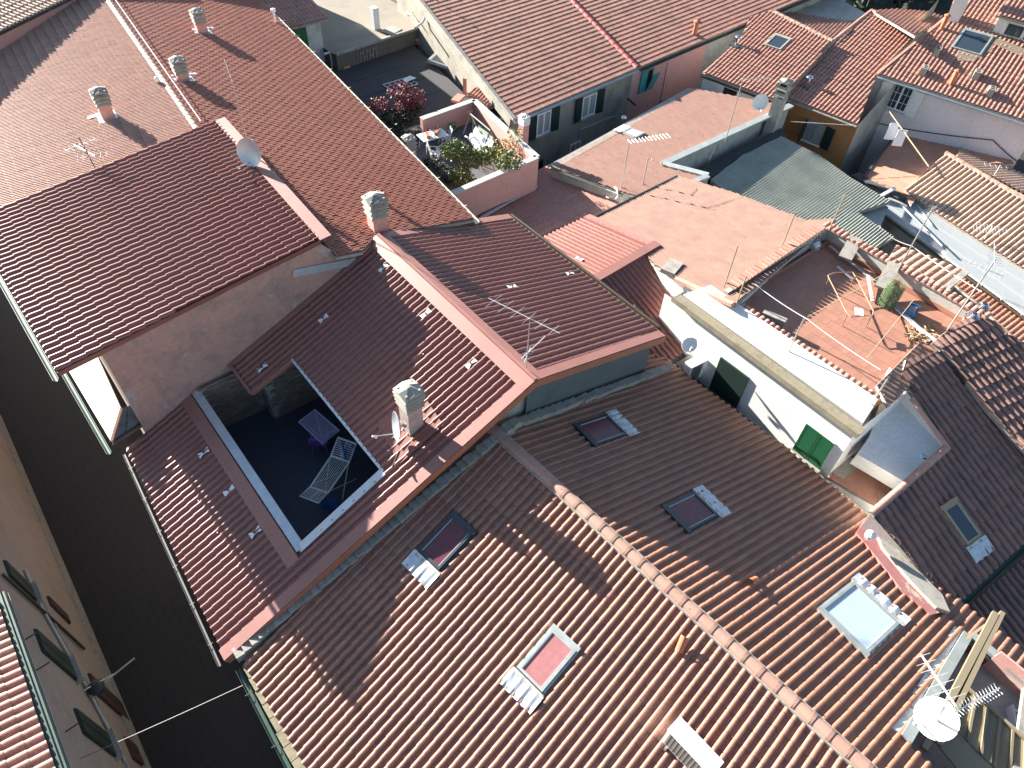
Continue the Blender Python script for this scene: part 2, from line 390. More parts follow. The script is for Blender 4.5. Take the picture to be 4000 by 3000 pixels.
def lay(parent, pl, poly, mat, wid, crs, prof, lift=.028, holes=(), single=True, name='tile', stagger=False, shear=0.0, jit=.004,
        w0=.03, deck=True, nmax=300, u_off=0.0, v_off=0.0, deckmat=None, thick=.06, missing=()):
    """cover polygon (world points on plane pl) with courses. single: the largest tiles are objects of their own, the rest one part."""
    puv = [pl.uv(p) for p in poly]; huv = [[pl.uv(p) for p in h] for h in holes]
    us = [p[0] for p in puv]; vs_ = [p[1] for p in puv]; u0, u1, v0, v1 = min(us), max(us), min(vs_), max(vs_)
    roofpart = parent
    if deck and not holes:
        roofpart = obj('roof_deck', M().slab([pl.xy(*pl.at(u, v)[:2], -.01) if False else pl.at(u, v, 0.0) for u, v in puv], thick + .06), deckmat or mortar, parent)
    ncol = int((u1 - u0) / wid) + 3; i0 = math.floor((u0 - u_off) / wid) - 1
    prof = sorted(prof); K = len(prof) - 1
    nrow = int((v1 - v0) / crs) + 4; r0 = math.floor((v0 - v_off) / crs) - 1
    tone = RNG.random((ncol + 2, nrow + 2)); dw = (RNG.random((ncol + 2, nrow + 2)) - .5) * 2 * jit; dv_ = (RNG.random((ncol + 2, nrow + 2)) - .5) * crs * .05 * (jit > .003)
    cells = {}
    for ci in range(ncol):
        i = i0 + ci; vo = v_off + (crs * .5 if (stagger and i % 2) else 0)
        for k in range(K):
            ua = u_off + (i + prof[k][0]) * wid; ub = u_off + (i + prof[k + 1][0]) * wid; uc = (ua + ub) / 2
            iv = intervals(puv, uc)
            for h in huv: iv = minus(iv, intervals(h, uc))
            for a, b in iv:
                ja = math.floor((a - vo) / crs); jb = math.ceil((b - vo) / crs)
                for j in range(ja, jb):
                    va = max(a, vo + j * crs); vb = min(b, vo + (j + 1) * crs)
                    if vb - va < .004: continue
                    cells.setdefault((ci, j), []).append((k, ua, ub, va, vb, vo + j * crs))
    # which tiles are whole
    whole = []
    for key, L in cells.items():
        if len(L) == K and all(abs(vb - va - crs) < 1e-6 for _, _, _, va, vb, _ in L): whole.append(key)
    singles = set()
    if single and whole:
        sc_ = []
        for ci, j in whole:
            c = pl.at(u_off + (i0 + ci + .5) * wid, v_off + (j + .5) * crs); X, Y, D = proj(c)
            if -20 < X < 4020 and -20 < Y < 3020 and D > 0: sc_.append((D, ci, j))
        sc_.sort(); singles = {(c, j) for _, c, j in sc_[:nmax]}
    V = []; F = []; T = []
    def lift_at(vb_, v): return lift * (1 - (v - vb_) / crs)
    for (ci, j), L in cells.items():
        if (ci, j) in singles or (ci, j) in missing: continue
        jj = min(max(j - r0, 0), nrow + 1); tn = tone[ci, jj]; d = dw[ci, jj]
        for k, ua, ub, va, vb, vbase in L:
            ha = prof[k][1] + w0 + d; hb = prof[k + 1][1] + w0 + d
            b = len(V); la = lift_at(vbase, va); lb = lift_at(vbase, vb)
            V += [(ua, va, ha + la), (ub, va, hb + la), (ub, vb, hb + lb), (ua, vb, ha + lb), (ua, va, ha + la - lift - .012), (ub, va, hb + la - lift - .012)]
            F += [(b, b + 1, b + 2, b + 3), (b + 4, b + 5, b + 1, b)]; T += [tn, tn]
    out = None
    if V:
        A = np.array(V); Wd = pl.o + A[:, :1] * pl.U + A[:, 1:2] * pl.V + A[:, 2:3] * pl.W - WORIG[roofpart.name]
        me = bpy.data.meshes.new(name + '_field'); nv = len(Wd); nf = len(F)
        me.vertices.add(nv); me.vertices.foreach_set('co', Wd.astype(np.float32).ravel())
        me.loops.add(nf * 4); me.loops.foreach_set('vertex_index', np.array(F, np.int32).ravel())
        me.polygons.add(nf); me.polygons.foreach_set('loop_start', np.arange(0, nf * 4, 4, dtype=np.int32))
        me.update(calc_edges=True); me.shade_flat(); me.materials.append(mat)
        at = me.attributes.new('rnd', 'FLOAT', 'FACE'); at.data.foreach_set('value', np.array(T, np.float32))
        out = bpy.data.objects.new((name + '_field') if single or name == 'tile' else name, me); col.objects.link(out); out.parent = roofpart; WORIG[out.name] = WORIG[roofpart.name]
        if single or name == 'tile': out['kind'] = 'stuff'
    if singles:
        tm = M()
        for k in range(K):
            a, ha = prof[k]; b_, hb = prof[k + 1]; a *= wid; b_ *= wid
            tm.add([(a, 0, ha + lift), (b_, 0, hb + lift), (b_, crs * 1.04, hb - .001), (a, crs * 1.04, ha - .001), (a, 0, ha - .012), (b_, 0, hb - .012)], [(0, 1, 2, 3), (4, 5, 1, 0)])
        me = meshdata(name, tm.v, tm.f, mat)
        w = WORIG[roofpart.name]
        for ci, j in sorted(singles):
            jj = min(max(j - r0, 0), nrow + 1); i = i0 + ci; vo = v_off + (crs * .5 if (stagger and i % 2) else 0)
            M4 = pl.mat(u_off + i * wid, vo + j * crs + dv_[ci, jj], w0 + dw[ci, jj], rot=(tone[ci, jj] - .5) * jit * 1.5)
            o = bpy.data.objects.new(name, me); o.parent = roofpart; M4.translation -= Vector(w); o.matrix_local = M4; col.objects.link(o)
    return roofpart
def deck_with_holes(parent, pl, poly, holes_rects, mat, t=.12):
    """board under a roof with rectangular openings: strips along u between the hole edges"""
    puv = [pl.uv(p) for p in poly]; huv = [[pl.uv(p) for p in h] for h in holes_rects]
    cuts = sorted(set([p[0] for p in puv] + [p[0] for h in huv for p in h])); b = M()
    for a, c in zip(cuts[:-1], cuts[1:]):
        if c - a < 1e-4: continue
        e = 1e-5; ia = intervals(puv, a + e); ic = intervals(puv, c - e)
        for h in huv:
            ia = minus(ia, intervals(h, a + e)); ic = minus(ic, intervals(h, c - e))
        for (p, q), (r, s) in zip(ia, ic): b.slab([pl.at(a, p), pl.at(c, r), pl.at(c, s), pl.at(a, q)], t)
    return obj('roof_deck', b, mat, parent)
def ridge_tiles(parent, a, b, mat, L=.42, r=.115, name='ridge_tile', mort=True, lift=.0):
    """half-round ridge tiles from a to b, each an object"""
    a = Vector(a); b = Vector(b); d = (b - a); n = max(1, int(d.length / (L * .92))); d.normalize(); s = d.cross(Vector((0, 0, 1))); s.normalize(); t = s.cross(d)
    mb = M(); k = 8
    for y, rr in ((0, r), (L * .82, r * .88), (L * .82, r * .98), (L, r * 1.02), (L, r * .80), (0, r * .8)):
        for i in range(k + 1):
            an = math.pi * i / k; mb.v.append((rr * math.cos(an), y, rr * math.sin(an) * .85))
    for j in range(5):
        for i in range(k): q = j * (k + 1) + i; mb.f.append((q, q + 1, q + k + 2, q + k + 1))
    me = meshdata(name, mb.v, mb.f, mat)
    step = (b - a).length / n
    for i in range(n):
        p = a + d * step * i; j = (random.random() - .5) * .03; M4 = Matrix.Identity(4)
        for q in range(3): M4[q][0] = s[q]; M4[q][1] = d[q] ; M4[q][2] = t[q]; M4[q][3] = p[q]
        inst(name, me, M4 @ Matrix.Rotation(j, 4, 'Z'), parent)
    if mort: obj('ridge_mortar', M().bar(a - t * .03, b - t * .03, r * 2.25, .10, up=t), mortar, parent)
def gutter(parent, a, b, mat, r=.075, name='gutter', out=None, brackets=0, bmat=None):
    """half-round gutter, open upward"""
    a = Vector(a); b = Vector(b); d = (b - a).normalized(); s = d.cross(Vector((0, 0, 1))).normalized(); mb = M(); k = 8; vs = []
    for p in (a, b):
        for rr in (r, r * .88):
            for i in range(k + 1):
                an = math.pi + math.pi * i / k; vs.append(p + s * (rr * math.cos(an)) + Vector((0, 0, rr * math.sin(an))))
    N = 2 * (k + 1)
    for i in range(k):
        mb.f.append((i, i + 1, N + i + 1, N + i)); mb.f.append((k + 1 + i, N + k + 1 + i, N + k + 2 + i, k + 2 + i))
    for e in (0, k): mb.f.append((e, N + e, N + k + 1 + e, k + 1 + e))
    mb.v = [tuple(v) for v in vs]
    g = obj(name, mb, mat, parent)
    if brackets:
        bm = M(); bm.bar((-r * 1.1, 0, .012), (r * 1.9, 0, .03), .025, .008); me = meshdata('bracket', bm.v, bm.f, bmat or mat)
        for i in range(brackets):
            p = a + (b - a) * ((i + .5) / brackets); M4 = Matrix.Identity(4)
            for q in range(3): M4[q][0] = s[q]; M4[q][1] = d[q]; M4[q][3] = p[q]
            inst('bracket', me, M4, g)
    return g
def rect(pl, c, w, h, off=0):
    u, v = c; return [pl.at(u - w / 2, v - h / 2, off), pl.at(u + w / 2, v - h / 2, off), pl.at(u + w / 2, v + h / 2, off), pl.at(u - w / 2, v + h / 2, off)]
def skylight(parent, pl, c, w, h, frame, pane, apron=lead, aside=1, below=True, wavy=True):
    """roof window centred at uv c on plane pl, w along the eave, h up the slope"""
    T = pl.mat(c[0], c[1], 0); f = M(); b = .075; z0, z1 = -.05, .17
    for cx, cy, sx, sy in ((0, -h / 2 + b / 2, w, b), (0, h / 2 - b / 2, w, b), (-w / 2 + b / 2, 0, b, h - 2 * b), (w / 2 - b / 2, 0, b, h - 2 * b)):
        f.box((cx, cy, (z0 + z1) / 2), (sx, sy, z1 - z0), T)
    f.box((0, h / 2 + .06, .10), (w + .1, .13, .16), T)
    for sx in (-1, 1): f.box((sx * (w / 2 + .035), 0, .07), (.06, h, .10), T)
    root = obj('skylight', f, frame, parent)
    obj('pane', M().box((0, 0, z1 - .045), (w - 2 * b + .02, h - 2 * b + .02, .03), T), pane, root)
    r = M()
    for sx in (-1, 1): r.box((sx * (w / 2 - b - .012), 0, z1 - .02), (.016, h - 2 * b, .03), T)
    obj('blind_rail', r, zincblue, root)
    if apron:
        g = M(); n = 12; L = .42; wd = w + .24
        for i in range(n + 1):
            x = -wd / 2 + wd * i / n
            for j, y in enumerate((-h / 2 - .05, -h / 2 - .16, -h / 2 - .16 - L * .5, -h / 2 - .16 - L)):
                ampl = (.0, .02, .035, .045)[j]; g.v.append(tuple(T @ Vector((x, y + (random.random() - .5) * .03, (.16, .15, .145, .135)[j] + ampl * .45 * math.sin(x * 2 * math.pi / .25) + random.random() * .012))))
        for i in range(n):
            for j in range(3): q = i * 4 + j; g.f.append((q, q + 1, q + 5, q + 4))
        obj('lead_apron', g, apron, root)
        mo = M(); mo.box((0, -h / 2 - .09, .11), (wd - .06, .13, .10), T); obj('mortar_fillet', mo, mortar, root)
    return root
def hole(pl, c, w, h, g=.03): return rect(pl, c, w + 2 * g, h + 2 * g)
def chimney(parent, x, y, z0, z1, w, body, capm=concrete, rz=0.0, cap=True, capw=1.28, ch=.55, d=None, label=None, rings=3, flash=None):
    """square stack with a louvred concrete cowl and pyramid top"""
    d = d or w
    c = obj('chimney', M().box((x, y, (z0 + z1) / 2), (w, d, z1 - z0), rz=rz), body, parent, label=label)
    if cap:
        T = Matrix.Translation((x, y, z1)) @ Matrix.Rotation(rz, 4, 'Z'); k = M(); W = w * capw
        hh = ch / (rings + .8)
        for sx in (-1, 1):
            for sy in (-1, 1): k.box((sx * (w / 2 - .03), sy * (d / 2 - .03), ch / 2), (.07, .07, ch), T)
        for i in range(rings):
            z = hh * (i + .35); W2 = W / 2 * (0.96 + .04 * i)
            vs = [(-W2, -W2, z), (W2, -W2, z), (W2, W2, z), (-W2, W2, z), (-W2 * .72, -W2 * .72, z + hh * .55), (W2 * .72, -W2 * .72, z + hh * .55), (W2 * .72, W2 * .72, z + hh * .55), (-W2 * .72, W2 * .72, z + hh * .55)]
            lo = [(a * .98, b_ * .98, z - .05) for a, b_, z in vs[:4]]
            k.add([T @ Vector(p) for p in vs + lo], [(0, 1, 5, 4), (1, 2, 6, 5), (2, 3, 7, 6), (3, 0, 4, 7), (8, 9, 1, 0), (9, 10, 2, 1), (10, 11, 3, 2), (11, 8, 0, 3), (8, 11, 10, 9)])
        cw = obj('cowl', k, capm, c)
        k2 = M(); W2 = W / 2 * 1.04; z = ch * .86; tp = z + W2 * .55
        vs = [(-W2, -W2, z), (W2, -W2, z), (W2, W2, z), (-W2, W2, z), (-.05, -.05, tp), (.05, -.05, tp), (.05, .05, tp), (-.05, .05, tp), (0, -W2 * .97, z + .10), (W2 * .97, 0, z + .10), (0, W2 * .97, z + .10), (-W2 * .97, 0, z + .10)]
        k2.add([T @ Vector(p) for p in vs], [(0, 8, 5, 4), (8, 1, 5), (1, 9, 6, 5), (9, 2, 6), (2, 10, 7, 6), (10, 3, 7), (3, 11, 4, 7), (11, 0, 4), (4, 5, 6, 7), (0, 1, 8), (1, 2, 9), (2, 3, 10), (3, 0, 11), (3, 2, 1, 0)])
        obj('cowl_top', k2, capm, c)
        obj('cowl_core', M().box((x, y, z1 + ch * .42), (w * .62, d * .62, ch * .84), rz=rz), dark, c)
    if flash:
        pl, dx = flash; T = pl.mat(*pl.uv((x, y, pl.z(x, y))), 0)
        obj('flashing', M().box((0, 0, .085), (w * 1.5, w * 1.7, .02), T).box((dx, -w * .9, .10), (w * .4, w * 1.1, .02), T), zincblue, c)
    return c
def pipe_vent(parent, x, y, z, h, r=.07, mat=terracotta, name='vent_pipe', label=None, hood=True):
    b = M().lathe([(r * 1.15, -.3), (r * 1.1, .05), (r, h * .7), (r * 1.05, h)], Matrix.Translation((x, y, z)), 10)
    o = obj(name, b, mat, parent, label=label)
    if hood: obj('hood', M().lathe([(r * 1.5, h), (r * 1.6, h + .04), (0.01, h + .16)], Matrix.Translation((x, y, z)), 10), mat, o)
    return o
def steel_cowl(parent, x, y, z, h=.35, r=.12, base=None):
    o = obj('flue', M().lathe([(r * .7, -.2), (r * .7, h), (0.01, h)], Matrix.Translation((x, y, z)), 12), steel, parent)
    obj('flue_cap', M().lathe([(r * 1.35, h + .08), (r * 1.2, h + .12), (.01, h + .22)], Matrix.Translation((x, y, z)), 14), steel, o)
    if base: obj('flue_base', M().box((x, y, z + .02), (r * 4.4, r * 4.4, .10)), base, o)
    return o
# ------------------------------------------------------------------ things on roofs
def antenna(label, base, top, booms, group=None, mat=galv, r=.018, name='tv_antenna', cat='antenna'):
    """booms: list of (along_mast 0..1, direction xyz, back, front, n elements, element length, z offset)"""
    t = thing(name, label, cat, base, group); a = Vector(base); b = Vector(top)
    obj('mast', M().tube([a, b], r, 7), mat, t)
    for (f, d, bk, fr, n, el, zo, ud) in booms:
        c = a + (b - a) * f + Vector((0, 0, zo)); d = Vector(d).normalized(); bo = obj('boom', M().tube([c - d * bk, c + d * fr], .011, 5), alu, t)
        s = Vector(ud) if ud else d.cross(Vector((0, 0, 1))); s.normalize(); e = M()
        for i in range(n):
            p = c - d * bk + d * (bk + fr) * ((i + .5) / n); L = el * (1 - .35 * i / n) / 2; e.tube([p - s * L, p + s * L], .006, 4)
        obj('elements', e, alu, bo)
    return t
def dish(label, mount, aim, R, mat=whitept, arm=.55, group=None, lnb=whitept, face=None, armd=None):
    """satellite dish: mount point, aim direction (where the bowl looks)"""
    t = thing('satellite_dish', label, 'satellite dish', mount, group); aim = Vector(aim).normalized(); c = Vector(mount) + aim * .16
    q = aim.to_track_quat('Z', 'Y').to_matrix().to_4x4(); T = Matrix.Translation(c) @ q
    pr = [(R * i / 7, (R * i / 7) ** 2 / (R * 3.6)) for i in range(8)]
    pr2 = pr[::-1]; obj('bowl', M().lathe([(max(r, .002), z) for r, z in pr] + [(R * 1.02, pr[-1][1] - .004)] + [(max(r, .002), z - .018) for r, z in pr2], T, 28), mat, t, smooth=False)
    low = T @ Vector((0, -R * .9, R * .2)); foc = T @ Vector((0, -R * .75, R * 1.35 + arm * .2))
    obj('feed_arm', M().bar(T @ Vector((0, -R * .75, 0)), foc, .03, .03), galv, t)
    l = obj('receiver', M().lathe([(.001, -.05), (.03, -.05), (.035, .04), (.05, .07), (.05, .10), (.001, .10)], Matrix.Translation(foc) @ (T.to_3x3().to_4x4()) @ Matrix.Rotation(math.radians(150), 4, 'X'), 10), lnb, t)
    obj('bracket', M().bar(mount, c - aim * .01, .05).box(tuple(Vector(mount)), (.09, .09, .14)), galv, t)
    return t
def leaves(name, c, rad, n, mat, parent=None, size=.06, flatten=1.0, seed=1, lobes=6):
    rng = np.random.default_rng(seed); L = rng.normal(size=(lobes, 3)) * np.array(rad) * .5; pts = []
    for _ in range(n):
        k = rng.integers(lobes); d = rng.normal(size=3); d /= np.linalg.norm(d) + 1e-9
        p = L[k] + d * np.array(rad) * .5 * rng.uniform(.55, 1.05); pts.append(p)
    V = []; F = []; T = []
    for p in pts:
        a = rng.normal(size=3); a /= np.linalg.norm(a); b = np.cross(a, rng.normal(size=3)); b /= np.linalg.norm(b) + 1e-9
        s = size * rng.uniform(.6, 1.4); q = np.array(c) + p; k = len(V)
        V += [tuple(q - a * s * .9), tuple(q + b * s * .42), tuple(q + a * s), tuple(q - b * s * .42)]; F.append((k, k + 1, k + 2, k + 3)); T.append(rng.random())
    mb = M(); mb.v = V; mb.f = F; o = obj(name, mb, mat, parent, kind=None)
    at = o.data.attributes.new('rnd', 'FLOAT', 'FACE'); at.data.foreach_set('value', np.array(T, np.float32)); return o
def plant(name, label, cat, base, rad, h, n, mat, seed=1, pot=None, size=.06, stems=5, group=None):
    t = thing(name, label, cat, base, group); b = Vector(base); s = M(); rng = random.Random(seed)
    for i in range(stems):
        e = b + Vector((rng.uniform(-1, 1) * rad[0] * .6, rng.uniform(-1, 1) * rad[1] * .6, h * rng.uniform(.7, 1.05))); s.tube([b + Vector((0, 0, .02)), b.lerp(e, .5) + Vector((rng.uniform(-.05, .05), 0, .05)), e], [.02, .013, .006], 5)
    obj('stems', s, wood, t)
    leaves('foliage', (base[0], base[1], base[2] + h * .62), (rad[0], rad[1], h * .55), n, mat, t, size, seed=seed)
    if pot: obj('pot', M().lathe([(.001, -.02), (.13, -.02), (.18, .26), (.20, .28), (.16, .28), (.15, .22), (.001, .22)], Matrix.Translation(b - Vector((0, 0, .02))), 12), terracotta, t)
    return t
def window(parent, O, X, Z, w, h, frame=whitept, gl=glass, mull=1, bars=0, fw=.06, sill=None, depth=.05, surround=None, curt=None, name='window'):
    """window on a wall: O lower-left corner, X unit along the wall, Z up; outward normal = X x Z"""
    X = Vector(X).normalized(); Z = Vector(Z).normalized(); N = X.cross(Z); O = Vector(O); T = Matrix.Identity(4)
    for i in range(3): T[i][0] = X[i]; T[i][1] = N[i]; T[i][2] = Z[i]; T[i][3] = O[i]
    f = M()
    for cx, cz, sx, sz in ((w / 2, fw / 2, w, fw), (w / 2, h - fw / 2, w, fw), (fw / 2, h / 2, fw, h - 2 * fw), (w - fw / 2, h / 2, fw, h - 2 * fw)): f.box((cx, depth / 2, cz), (sx, depth, sz), T)
    for i in range(mull): f.box((w * (i + 1) / (mull + 1), depth / 2, h / 2), (fw * 1.3, depth * .96, h - 2 * fw), T)
    root = obj(name, f, frame, parent)
    obj('pane', M().box((w / 2, depth * .25, h / 2), (w - fw, depth * .3, h - fw), T), gl, root)
    if curt: obj('curtain', M().box((w * .5, depth * .44, h / 2), (w - 2.4 * fw, depth * .05, h - 2.2 * fw), T), curt, root)
    if bars:
        g = M()
        for i in range(2 * (mull + 1)):
            if i % 2 == 0: g.box((w * (i + 1) / (2 * (mull + 1)), depth * .6, h / 2), (.02, .02, h - fw), T)
        for i in range(bars): g.box((w / 2, depth * .6, h * (i + 1) / (bars + 1)), (w - fw, .02, .02), T)
        obj('glazing_bar', g, frame, root)
    if sill: obj('sill', M().box((w / 2, .09, -.03), (w + .16, .2, .05), T), sill, root)
    return root, T
def shutter(parent, T, x, z, w, h, mat, y=.05, ang=0.0, hinge=0, slats=0, name='shutter', topang=0.0):
    """leaf w x h at x,z in wall frame T, hinged at side hinge(-1 left,1 right) opened by ang, tilted by topang"""
    hx = x if hinge <= 0 else x + w
    L = T @ Matrix.Translation((hx, y, z)) @ Matrix.Rotation(ang, 4, 'Z') @ Matrix.Rotation(topang, 4, 'X')
    sgn = 1 if hinge <= 0 else -1
    b = M()
    fr = .06
    for cx, cz, sx, sz in ((w / 2, fr / 2, w, fr), (w / 2, h - fr / 2, w, fr), (fr / 2, h / 2, fr, h - 2 * fr), (w - fr / 2, h / 2, fr, h - 2 * fr)): b.box((sgn * cx, 0, cz), (sx, .04, sz), L)
    b.box((sgn * w / 2, -.004, h / 2), (w - 2 * fr + .01, .02, h - 2 * fr + .01), L)
    root = obj(name, b, mat, parent)
    if slats:
        s = M()
        for i in range(slats): s.box((sgn * w / 2, .012, fr + (h - 2 * fr) * (i + .5) / slats), (w - 2 * fr, .012, (h - 2 * fr) / slats * .55), L)
        obj('slat_row', s, mat, root, kind='stuff')
    return root
def wire(label, pts, r=.008, mat=cable, name='cable', cat='cable', sag=0.0, group=None, n=12):
    path = []
    for a, b in zip(pts[:-1], pts[1:]):
        a = Vector(a); b = Vector(b)
        for i in range(n):
            t_ = i / n; p = a.lerp(b, t_); p.z -= sag * 4 * t_ * (1 - t_); path.append(p)
    path.append(Vector(pts[-1])); o = obj(name, M().tube(path, r, 5), mat); tag(o, label, cat, group); return o
# ================================================================== SETTING
paving = clay("dark_paving", [(.009,.0075,.007), (.011,.009,.0085), (.007,.006,.006)], dirt=(.008,.008,.008), dirt_amt=.5)
g = obj('ground', M().quad((-300, -300, -.02), (300, -300, -.02), (300, 400, -.02), (-300, 400, -.02)), flat("earth", (.04, .035, .03), .95)); g['kind'] = 'structure'
st = obj('street', M().box((-3, 15, -.06), (5.0, 110, .1)), paving); st['kind'] = 'structure'
sp_ = Plane((-5.4, 5, -.005), 90, 0.0)
lay(st, sp_, [(-5.4, -2, -.005), (-.7, -2, -.005), (-.7, 32, -.005), (-5.4, 32, -.005)], paving, .34, .5, [(0, 0), (.97, 0), (.98, -.012), (1, -.012)], lift=.004, name='paving_stone', deck=False, stagger=True, w0=.004, jit=.002, nmax=300)

# ================================================================== A  old tiled house (bottom centre)
AL = Plane((-.45, 9, 8.5), 7, .305)
A_r0 = AL.px(1905, 1664); A_r1 = AL.px(3353, 2985); A_dir = (A_r1 - A_r0) / np.linalg.norm(A_r1 - A_r0)
A_r2 = A_r1 + A_dir * 4.0
AR = Plane(A_r0, math.degrees(math.atan2(A_dir[1], A_dir[0])) - 90 + 180 + 180, .31)
AR = Plane(A_r0, 180 - 3.0, .31)
A = thing('tiled_house', 'old clay-tiled house with a long lichen-spotted ridge and roof windows, lower centre', 'house', (8, 3, 0))
pA_l = [AL.px(960, 2597), AL.px(1905, 1664), A_r1, A_r2, AL.xy(-.2, -6.5), AL.px(1200, 3003)]
skA = [((1775 + 1850 + 1705 + 1650) / 4, (2020 + 2090 + 2230 + 2160) / 4 - 0, .98, 1.42), (2138, 2578, .92, 1.35)]
def cuv(pl, x, y): return pl.uv(pl.px(x, y))
s1 = cuv(AL, 1745, 2124); s2 = cuv(AL, 2140, 2580)
hA = [hole(AL, s1, .86, 1.36), hole(AL, s2, .84, 1.32)]
wallA = obj('wall', M().prism([(-.15, -8, 8.2), (17.2, -8, 8.2), (17.2, 9.6, 8.2), (-.1, 9.9, 8.2)], 0.0), greywall, A)
gab = M(); gab.add([(-.1, 9.9, 8.2), (17.2, 9.6, 8.2), (17.2, 9.6, 8.5), (8.7, 9.75, 10.95), (-.1, 9.9, 8.5)], [(0, 1, 2, 3, 4)]); obj('gable', gab, greywall, A)
rA = deck_with_holes(A, AL, pA_l, hA, mortar)
lay(rA, AL, pA_l, clayA1, .241, .412, prof_roll(8, .46, .074), holes=hA, deck=False, lift=.04, missing=set())
# right slope with the roof terrace cut into it
AR_n0 = AR.px(3790, 2470); pA_r = [A_r0 + 0, AR.px(2560, 1371), AR.px(2732, 1509), AR.px(3072, 1758), AR.px(3398, 2030), AR.px(3800, 2395), AR.px(4060, 2600), AR.px(4060, 3200), A_r2, A_r1]
s3 = cuv(AR, 2345, 1690); s4 = cuv(AR, 2695, 2008); s5 = cuv(AR, 3350, 2418)
cut = [AR.px(3795, 2475), AR.px(3480, 2890), AR.xy(9.6, -4.6), AR.xy(9.6, -9.5), AR.xy(17.5, -9.5), AR.xy(16.9, -5.2)]
cut = [AR.xy(16.2, -2.35), AR.xy(11.2, -2.55), AR.xy(11.2, -9.6), AR.xy(16.0, -9.6)]
hR = [hole(AR, s3, 1.02, 1.42), hole(AR, s4, 1.02, 1.42), hole(AR, s5, 1.55, 1.95), cut]
rA2 = deck_with_holes(A, AR, pA_r, hR, mortar)
lay(rA2, AR, pA_r, clayA2, .262, .38, prof_roll(8, .50, .072), holes=hR, deck=False, lift=.04, jit=.012, stagger=False)
ridge_tiles(A, np.array(A_r2) + (0, 0, .10), np.array(A_r0) + (0, 0, .10), clayRidge, .52, .18)
skylight(A, AL, s1, .86, 1.36, darkframe, blind); skylight(A, AL, s2, .84, 1.32, zinc, blindlit)
skylight(A, AR, s3, 1.02, 1.42, darkframe, blind); skylight(A, AR, s4, 1.02, 1.42, darkframe, blind); skylight(A, AR, s5, 1.55, 1.95, zinc, glasslight)
# eave ledge of mortar and gutter on the street side
e0 = AL.px(958, 2597); e1 = AL.px(1235, 3070)
ledge = M(); n = 9
for i in range(n):
    a = e0 + (e1 - e0) * i / n; b = e0 + (e1 - e0) * (i + .97) / n; w_ = .10 + .17 * i / n + random.random() * .03
    ledge.bar(a + (-w_ * .5 + .02, 0, -.03), b + (-w_ * .5 + .02, 0, -.03 + random.random() * .02), w_, .12)
obj('eave_ledge', ledge, stainedconc, A)
gutter(A, e0 + (-.22, .1, -.16), e1 + (-.42, -2.5, -.18), greengut, .07, brackets=4)
# eave gutter on the alley side
for a, b, mt in ((AR.px(2560, 1371), AR.px(3072, 1758), greengut), (AR.px(3072, 1758), AR.px(3398, 2030), cream)):
    gutter(A, a + (.13, 0, -.12), b + (.13, 0, -.12), mt, .10)
# broken and raised tiles
def loose(pl, px, py, rot, mat, tilt=.25, parent=None):
    u, v = cuv(pl, px, py); T = pl.mat(u, v, .14, rot) @ Matrix.Rotation(tilt, 4, 'X'); m_ = M(); k = 6
    for y in (0, .42):
        for i in range(k + 1): an = math.pi * i / k; m_.v.append(tuple(T @ Vector((.10 * math.cos(an), y, .09 * math.sin(an)))))
    for i in range(k): m_.f.append((i, i + 1, k + 2 + i, k + 1 + i))
    return obj('vent_tile', m_, mat, parent)
loose(AL, 2650, 2550, .25, terracotta, .35, A); loose(AR, 2945, 2275, 0, terracotta, .3, A)
# flaking red parapet by the alley
rp = [(3372, 2035), (3455, 2150), (3620, 2330), (3700, 2385), (3640, 2400), (3520, 2300), (3420, 2170), (3345, 2080)]
mp = M(); q = [AR.px(*p, w=.16) for p in rp]; mp.slab(q, .55); mz_ = M(); mz_.slab([AR.px(*p, w=.26) for p in ((3400,2020),(3440,2030),(3530,2170),(3680,2320),(3712,2390),(3660,2372),(3560,2270),(3450,2140))], .5); obj('mortar_fillet', mz_, mortar, A); obj('parapet', mp, redpaint, A)
# roof terrace cut: walls, floor, zinc edge
tz = 7.6
c0, c1, c2, c3 = cut
tm = M(); tm.quad(c0, c1, (c1[0], c1[1], tz), (c0[0], c0[1], tz)).quad(c1, c2, (c2[0], c2[1], tz), (c1[0], c1[1], tz)).quad(c3, c0, (c0[0], c0[1], tz), (c3[0], c3[1], tz))
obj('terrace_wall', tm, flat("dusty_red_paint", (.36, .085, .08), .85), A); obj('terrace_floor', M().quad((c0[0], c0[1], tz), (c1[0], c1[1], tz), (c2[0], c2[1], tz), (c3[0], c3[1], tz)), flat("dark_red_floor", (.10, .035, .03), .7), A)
obj('terrace_wall_sun_painted', M().box((c0[0] - .02, (c0[1] + c3[1]) / 2 - .3, tz + .9), (.06, abs(c0[1] - c3[1]) - .8, 1.5)), pink, A)  # lighter pink panel puts the sunlight on this wall into its colour
zf = M(); zf.bar(c0 + (0, .1, .12), c1 + (0, .1, .12), .26, .14); zf.bar(c0 + (.1, 0, .14), c3 + (.1, 0, .14), .24, .12); obj('zinc_edge', zf, zinc, A)
zb = M(); zb.bar(c0 + (0, .36, .06), c1 + (0, .36, .06), .22, .05); obj('bitumen_edge', zb, lead, A)

